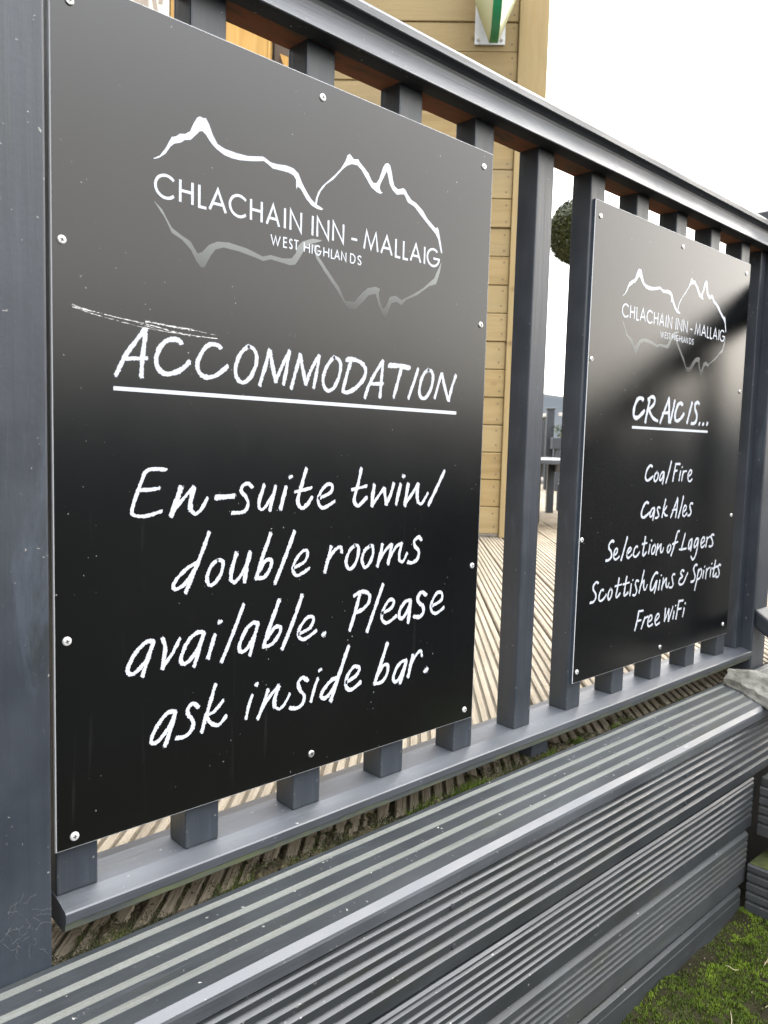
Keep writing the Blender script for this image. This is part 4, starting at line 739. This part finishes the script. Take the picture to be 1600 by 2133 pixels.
# ------------------------------------------------------------------ stone slab on the step
def stone():
    bm = bmesh.new()
    foot = [(1.383, -0.030), (1.380, -0.042), (1.360, -0.080), (1.290, -0.158), (1.255, -0.205), (1.42, -0.215), (1.465, -0.15), (1.447, -0.060), (1.435, -0.030)]
    top = [(1.397, -0.032), (1.401, -0.045), (1.404, -0.075), (1.385, -0.130), (1.365, -0.190), (1.42, -0.19), (1.432, -0.13), (1.424, -0.07), (1.415, -0.033)]
    lo = [bm.verts.new((x, y, -0.0925)) for x, y in foot]
    mid = [bm.verts.new((a[0]*.72 + b[0]*.28 - (0.004 if k < 5 else -0.004), a[1]*.72 + b[1]*.28, -0.079)) for k, (a, b) in enumerate(zip(foot, top))]
    hi = [bm.verts.new((x, y, -0.061 + 0.003*math.sin(60*y))) for x, y in top]
    n = len(foot)
    for A, B in ((lo, mid), (mid, hi)):
        for i in range(n): bm.faces.new((A[i], A[(i + 1) % n], B[(i + 1) % n], B[i]))
    bm.faces.new(hi); bm.faces.new(list(reversed(lo)))
    bmesh.ops.triangulate(bm, faces=bm.faces[:])
    bmesh.ops.subdivide_edges(bm, edges=bm.edges[:], cuts=4, use_grid_fill=True)
    from mathutils import noise
    for v in bm.verts:
        d = noise.noise_vector(v.co*26)*0.0055 + noise.noise_vector(v.co*85)*0.0030
        if v.co.z > -0.090: v.co += d
    me = bpy.data.meshes.new('stone_slab'); bmesh.ops.recalc_face_normals(bm, faces=bm.faces); bm.to_mesh(me); bm.free(); me.materials.append(M['stone'])
    o = bpy.data.objects.new('stone_slab', me); C.objects.link(o)
    return tag(o, 'rough flat grey stone slab lying on the right end of the step', 'stone')
stone()

# ------------------------------------------------------------------ mossy soil in front, moss along the back of the step
from mathutils import noise as mnoise
def hgt(x, y):
    p = Vector((x, y, 0.0))
    return -0.486 + 0.010*mnoise.fractal(p*9, 0.6, 2.1, 4) + 0.004*mnoise.fractal(p*45, 0.7, 2.0, 3)
so = MB(); NXg, NYg = 150, 110; X0, X1, Y1, Y0g = -0.3, 2.3, -0.10, -1.3
vs = []
for j in range(NYg + 1):
    for i in range(NXg + 1):
        x = X0 + (X1 - X0)*i/NXg; y = Y0g + (Y1 - Y0g)*j/NYg
        ed = min(x - X0, X1 - x, y - Y0g, 0.2)/0.2
        vs.append((x, y, hgt(x, y) - (1 - max(0, ed))*0.06))
so.add(vs, [(j*(NXg + 1) + i, j*(NXg + 1) + i + 1, (j + 1)*(NXg + 1) + i + 1, (j + 1)*(NXg + 1) + i) for j in range(NYg) for i in range(NXg)])
kind(so.build('soil', M['soil'], smooth=True, fix=False), 'structure')
def blades(mb, x, y, z, h, r, tone, wid=0.0011):
    a = r.uniform(0, 6.283); lean = r.uniform(0.1, 0.9)*h
    dx, dy = math.cos(a), math.sin(a)
    mb.add([(x - dy*wid, y + dx*wid, z), (x + dy*wid, y - dx*wid, z), (x + dx*lean*.5 + dy*wid*.7, y + dy*lean*.5 - dx*wid*.7, z + h*.6), (x + dx*lean, y + dy*lean, z + h), (x + dx*lean*.5 - dy*wid*.7, y + dy*lean*.5 + dx*wid*.7, z + h*.6)], [(0, 1, 2, 3, 4)], 0, tone)
ms = MB(); r = random.Random(11); cnt = 0
while cnt < 85000:
    x = r.uniform(0.55, 1.62); y = r.uniform(-0.95, -0.153)
    if y < -0.153 - (x - 0.30)*0.9 - 0.1: continue
    p = Vector((x, y, 3.1))
    d = mnoise.fractal(p*7, 0.6, 2.0, 4) + 0.55*math.exp(-((y + 0.20)/0.085)**2)
    if x > 1.1: d -= 0.25*min(1, (x - 1.1)/0.12)*(1 if y > -0.24 else 0)
    if r.random() > 0.07 + 1.35*max(0, d): continue
    h = r.uniform(0.0015, 0.0042)*(1 + 0.5*max(0, d)); blades(ms, x, y, hgt(x, y) - 0.0005, h, r, min(1, max(0, 0.50 - 0.9*d + r.uniform(-.25, .25))), 0.0009); cnt += 1
kind(ms.build('moss', M['moss'], attr='tone', fix=False), 'stuff')
# damp moss clinging to the deck ends behind the step, with brighter tufts
ms = MB(); r = random.Random(5)
for _ in range(60000):
    x = r.uniform(-0.02, 1.55); y = -0.0225 + abs(r.gauss(0, 0.022))
    d = mnoise.fractal(Vector((x, 0, 7))*11, 0.6, 2, 3)
    if y > 0.035 or r.random() > 0.45 + 1.1*d - 12*(y + 0.02) - (0.35 if x > 0.95 else 0): continue
    blades(ms, x, y, ZD - 0.003, r.uniform(0.002, 0.006), r, r.uniform(0.1, 0.7), 0.0009)
kind(ms.build('moss', M['moss_dark'], attr='tone', fix=False), 'stuff')
ms = MB()
for cx, w_, n_ in ((0.50, 0.03, 160), (0.585, 0.035, 420), (0.86, 0.015, 260), (0.78, 0.02, 60), (0.98, 0.015, 40)):
    for _ in range(n_): blades(ms, cx + r.gauss(0, w_*0.6), -0.020 + abs(r.gauss(0, 0.008)), ZD - 0.002, r.uniform(0.004, 0.013), r, r.uniform(0, 0.3), 0.0008)
kind(ms.build('grass', M['moss'], attr='tone', fix=False), 'stuff')

dt = MB(); NXd, NYd = 620, 16; vs = []
for j in range(NYd + 1):
    for i in range(NXd + 1):
        x = -0.012 + 1.52*i/NXd; y = -0.0215 + 0.058*j/NYd
        e_ = mathutils_noise.fractal(Vector((x*14, y*14, 2.0)), 0.6, 2.0, 4); f_ = mathutils_noise.fractal(Vector((x*110, y*110, 5.0)), 0.7, 2.0, 3)
        vs.append((x, y, ZD + 0.0002 + 0.0075*e_ + 0.0036*f_ - 0.0085*(j/NYd)**1.3 - (0.0022 if x > 1.0 else 0)))
dt.add(vs, [(j*(NXd + 1) + i, j*(NXd + 1) + i + 1, (j + 1)*(NXd + 1) + i + 1, (j + 1)*(NXd + 1) + i) for j in range(NYd) for i in range(NXd)])
kind(dt.build('dirt', M['gap_dirt'], fix=False), 'stuff')
cb_ = MB(); r = random.Random(21)
for _ in range(700):
    x = r.uniform(0.6, 1.6); y = r.uniform(-0.8, -0.16); q = r.uniform(0.0006, 0.0022)
    z = hgt(x, y) + 0.001; ax = [Vector((r.gauss(0, 1), r.gauss(0, 1), r.gauss(0, 1))).normalized()*q for _ in range(4)]
    cb_.add([(x + a.x, y + a.y, z + a.z + 0.0012) for a in ax], [(0, 1, 2), (0, 2, 3), (0, 3, 1), (1, 3, 2)])
kind(cb_.build('litter', M['crumb']), 'stuff')
# dry straws and stems on the soil
def straw(x, y, L, ang, mat, label, group, bend=0.1, rad=0.0006, lift=0.005):
    m = MB(); P = []
    for k in range(7):
        t = k/6 - 0.5; px = x + L*t*math.cos(ang) - bend*L*(4*t*t)*math.sin(ang); py = y + L*t*math.sin(ang) + bend*L*(4*t*t)*math.cos(ang)
        P.append((px - x, py - y, hgt(px, py) + lift + 0.003*math.sin(3*t) - hgt(x, y)))
    m.tube(P, [rad*0.7, rad, rad, rad, rad, rad*.8, rad*.4], 5)
    o = m.build('straw', mat); o.location = (x, y, hgt(x, y)); return tag(o, label, 'straw', group)
for x, y, L, a in ((0.93, -0.27, .04, .4), (1.02, -0.30, .035, -.6), (1.12, -0.25, .045, .1), (0.98, -0.36, .05, .9), (1.10, -0.33, .04, -1.2), (1.18, -0.30, .03, .5), (0.87, -0.26, .03, 1.4), (1.21, -0.38, .04, -.3), (0.90, -0.33, .045, .2), (1.05, -0.22, .025, 2.2), (0.80, -0.25, .05, .75), (1.15, -0.40, .05, 1.1), (1.00, -0.42, .04, 0)):
    straw(x, y, L, a, M['straw'], 'short pale dry straw lying on the mossy soil', 'dry straws on the mossy soil', rnd.uniform(-.07, .07))
for x, y, L, a, b in ((1.16, -0.27, .10, .3, .35), (1.18, -0.285, .09, 1.0, -.3), (1.20, -0.26, .11, .6, .2)):
    straw(x, y, L, a, M['straw_brown'], 'long curled brown dry stem in the tangle on the mossy soil', 'curled stems on the mossy soil', b, 0.0008, 0.012)
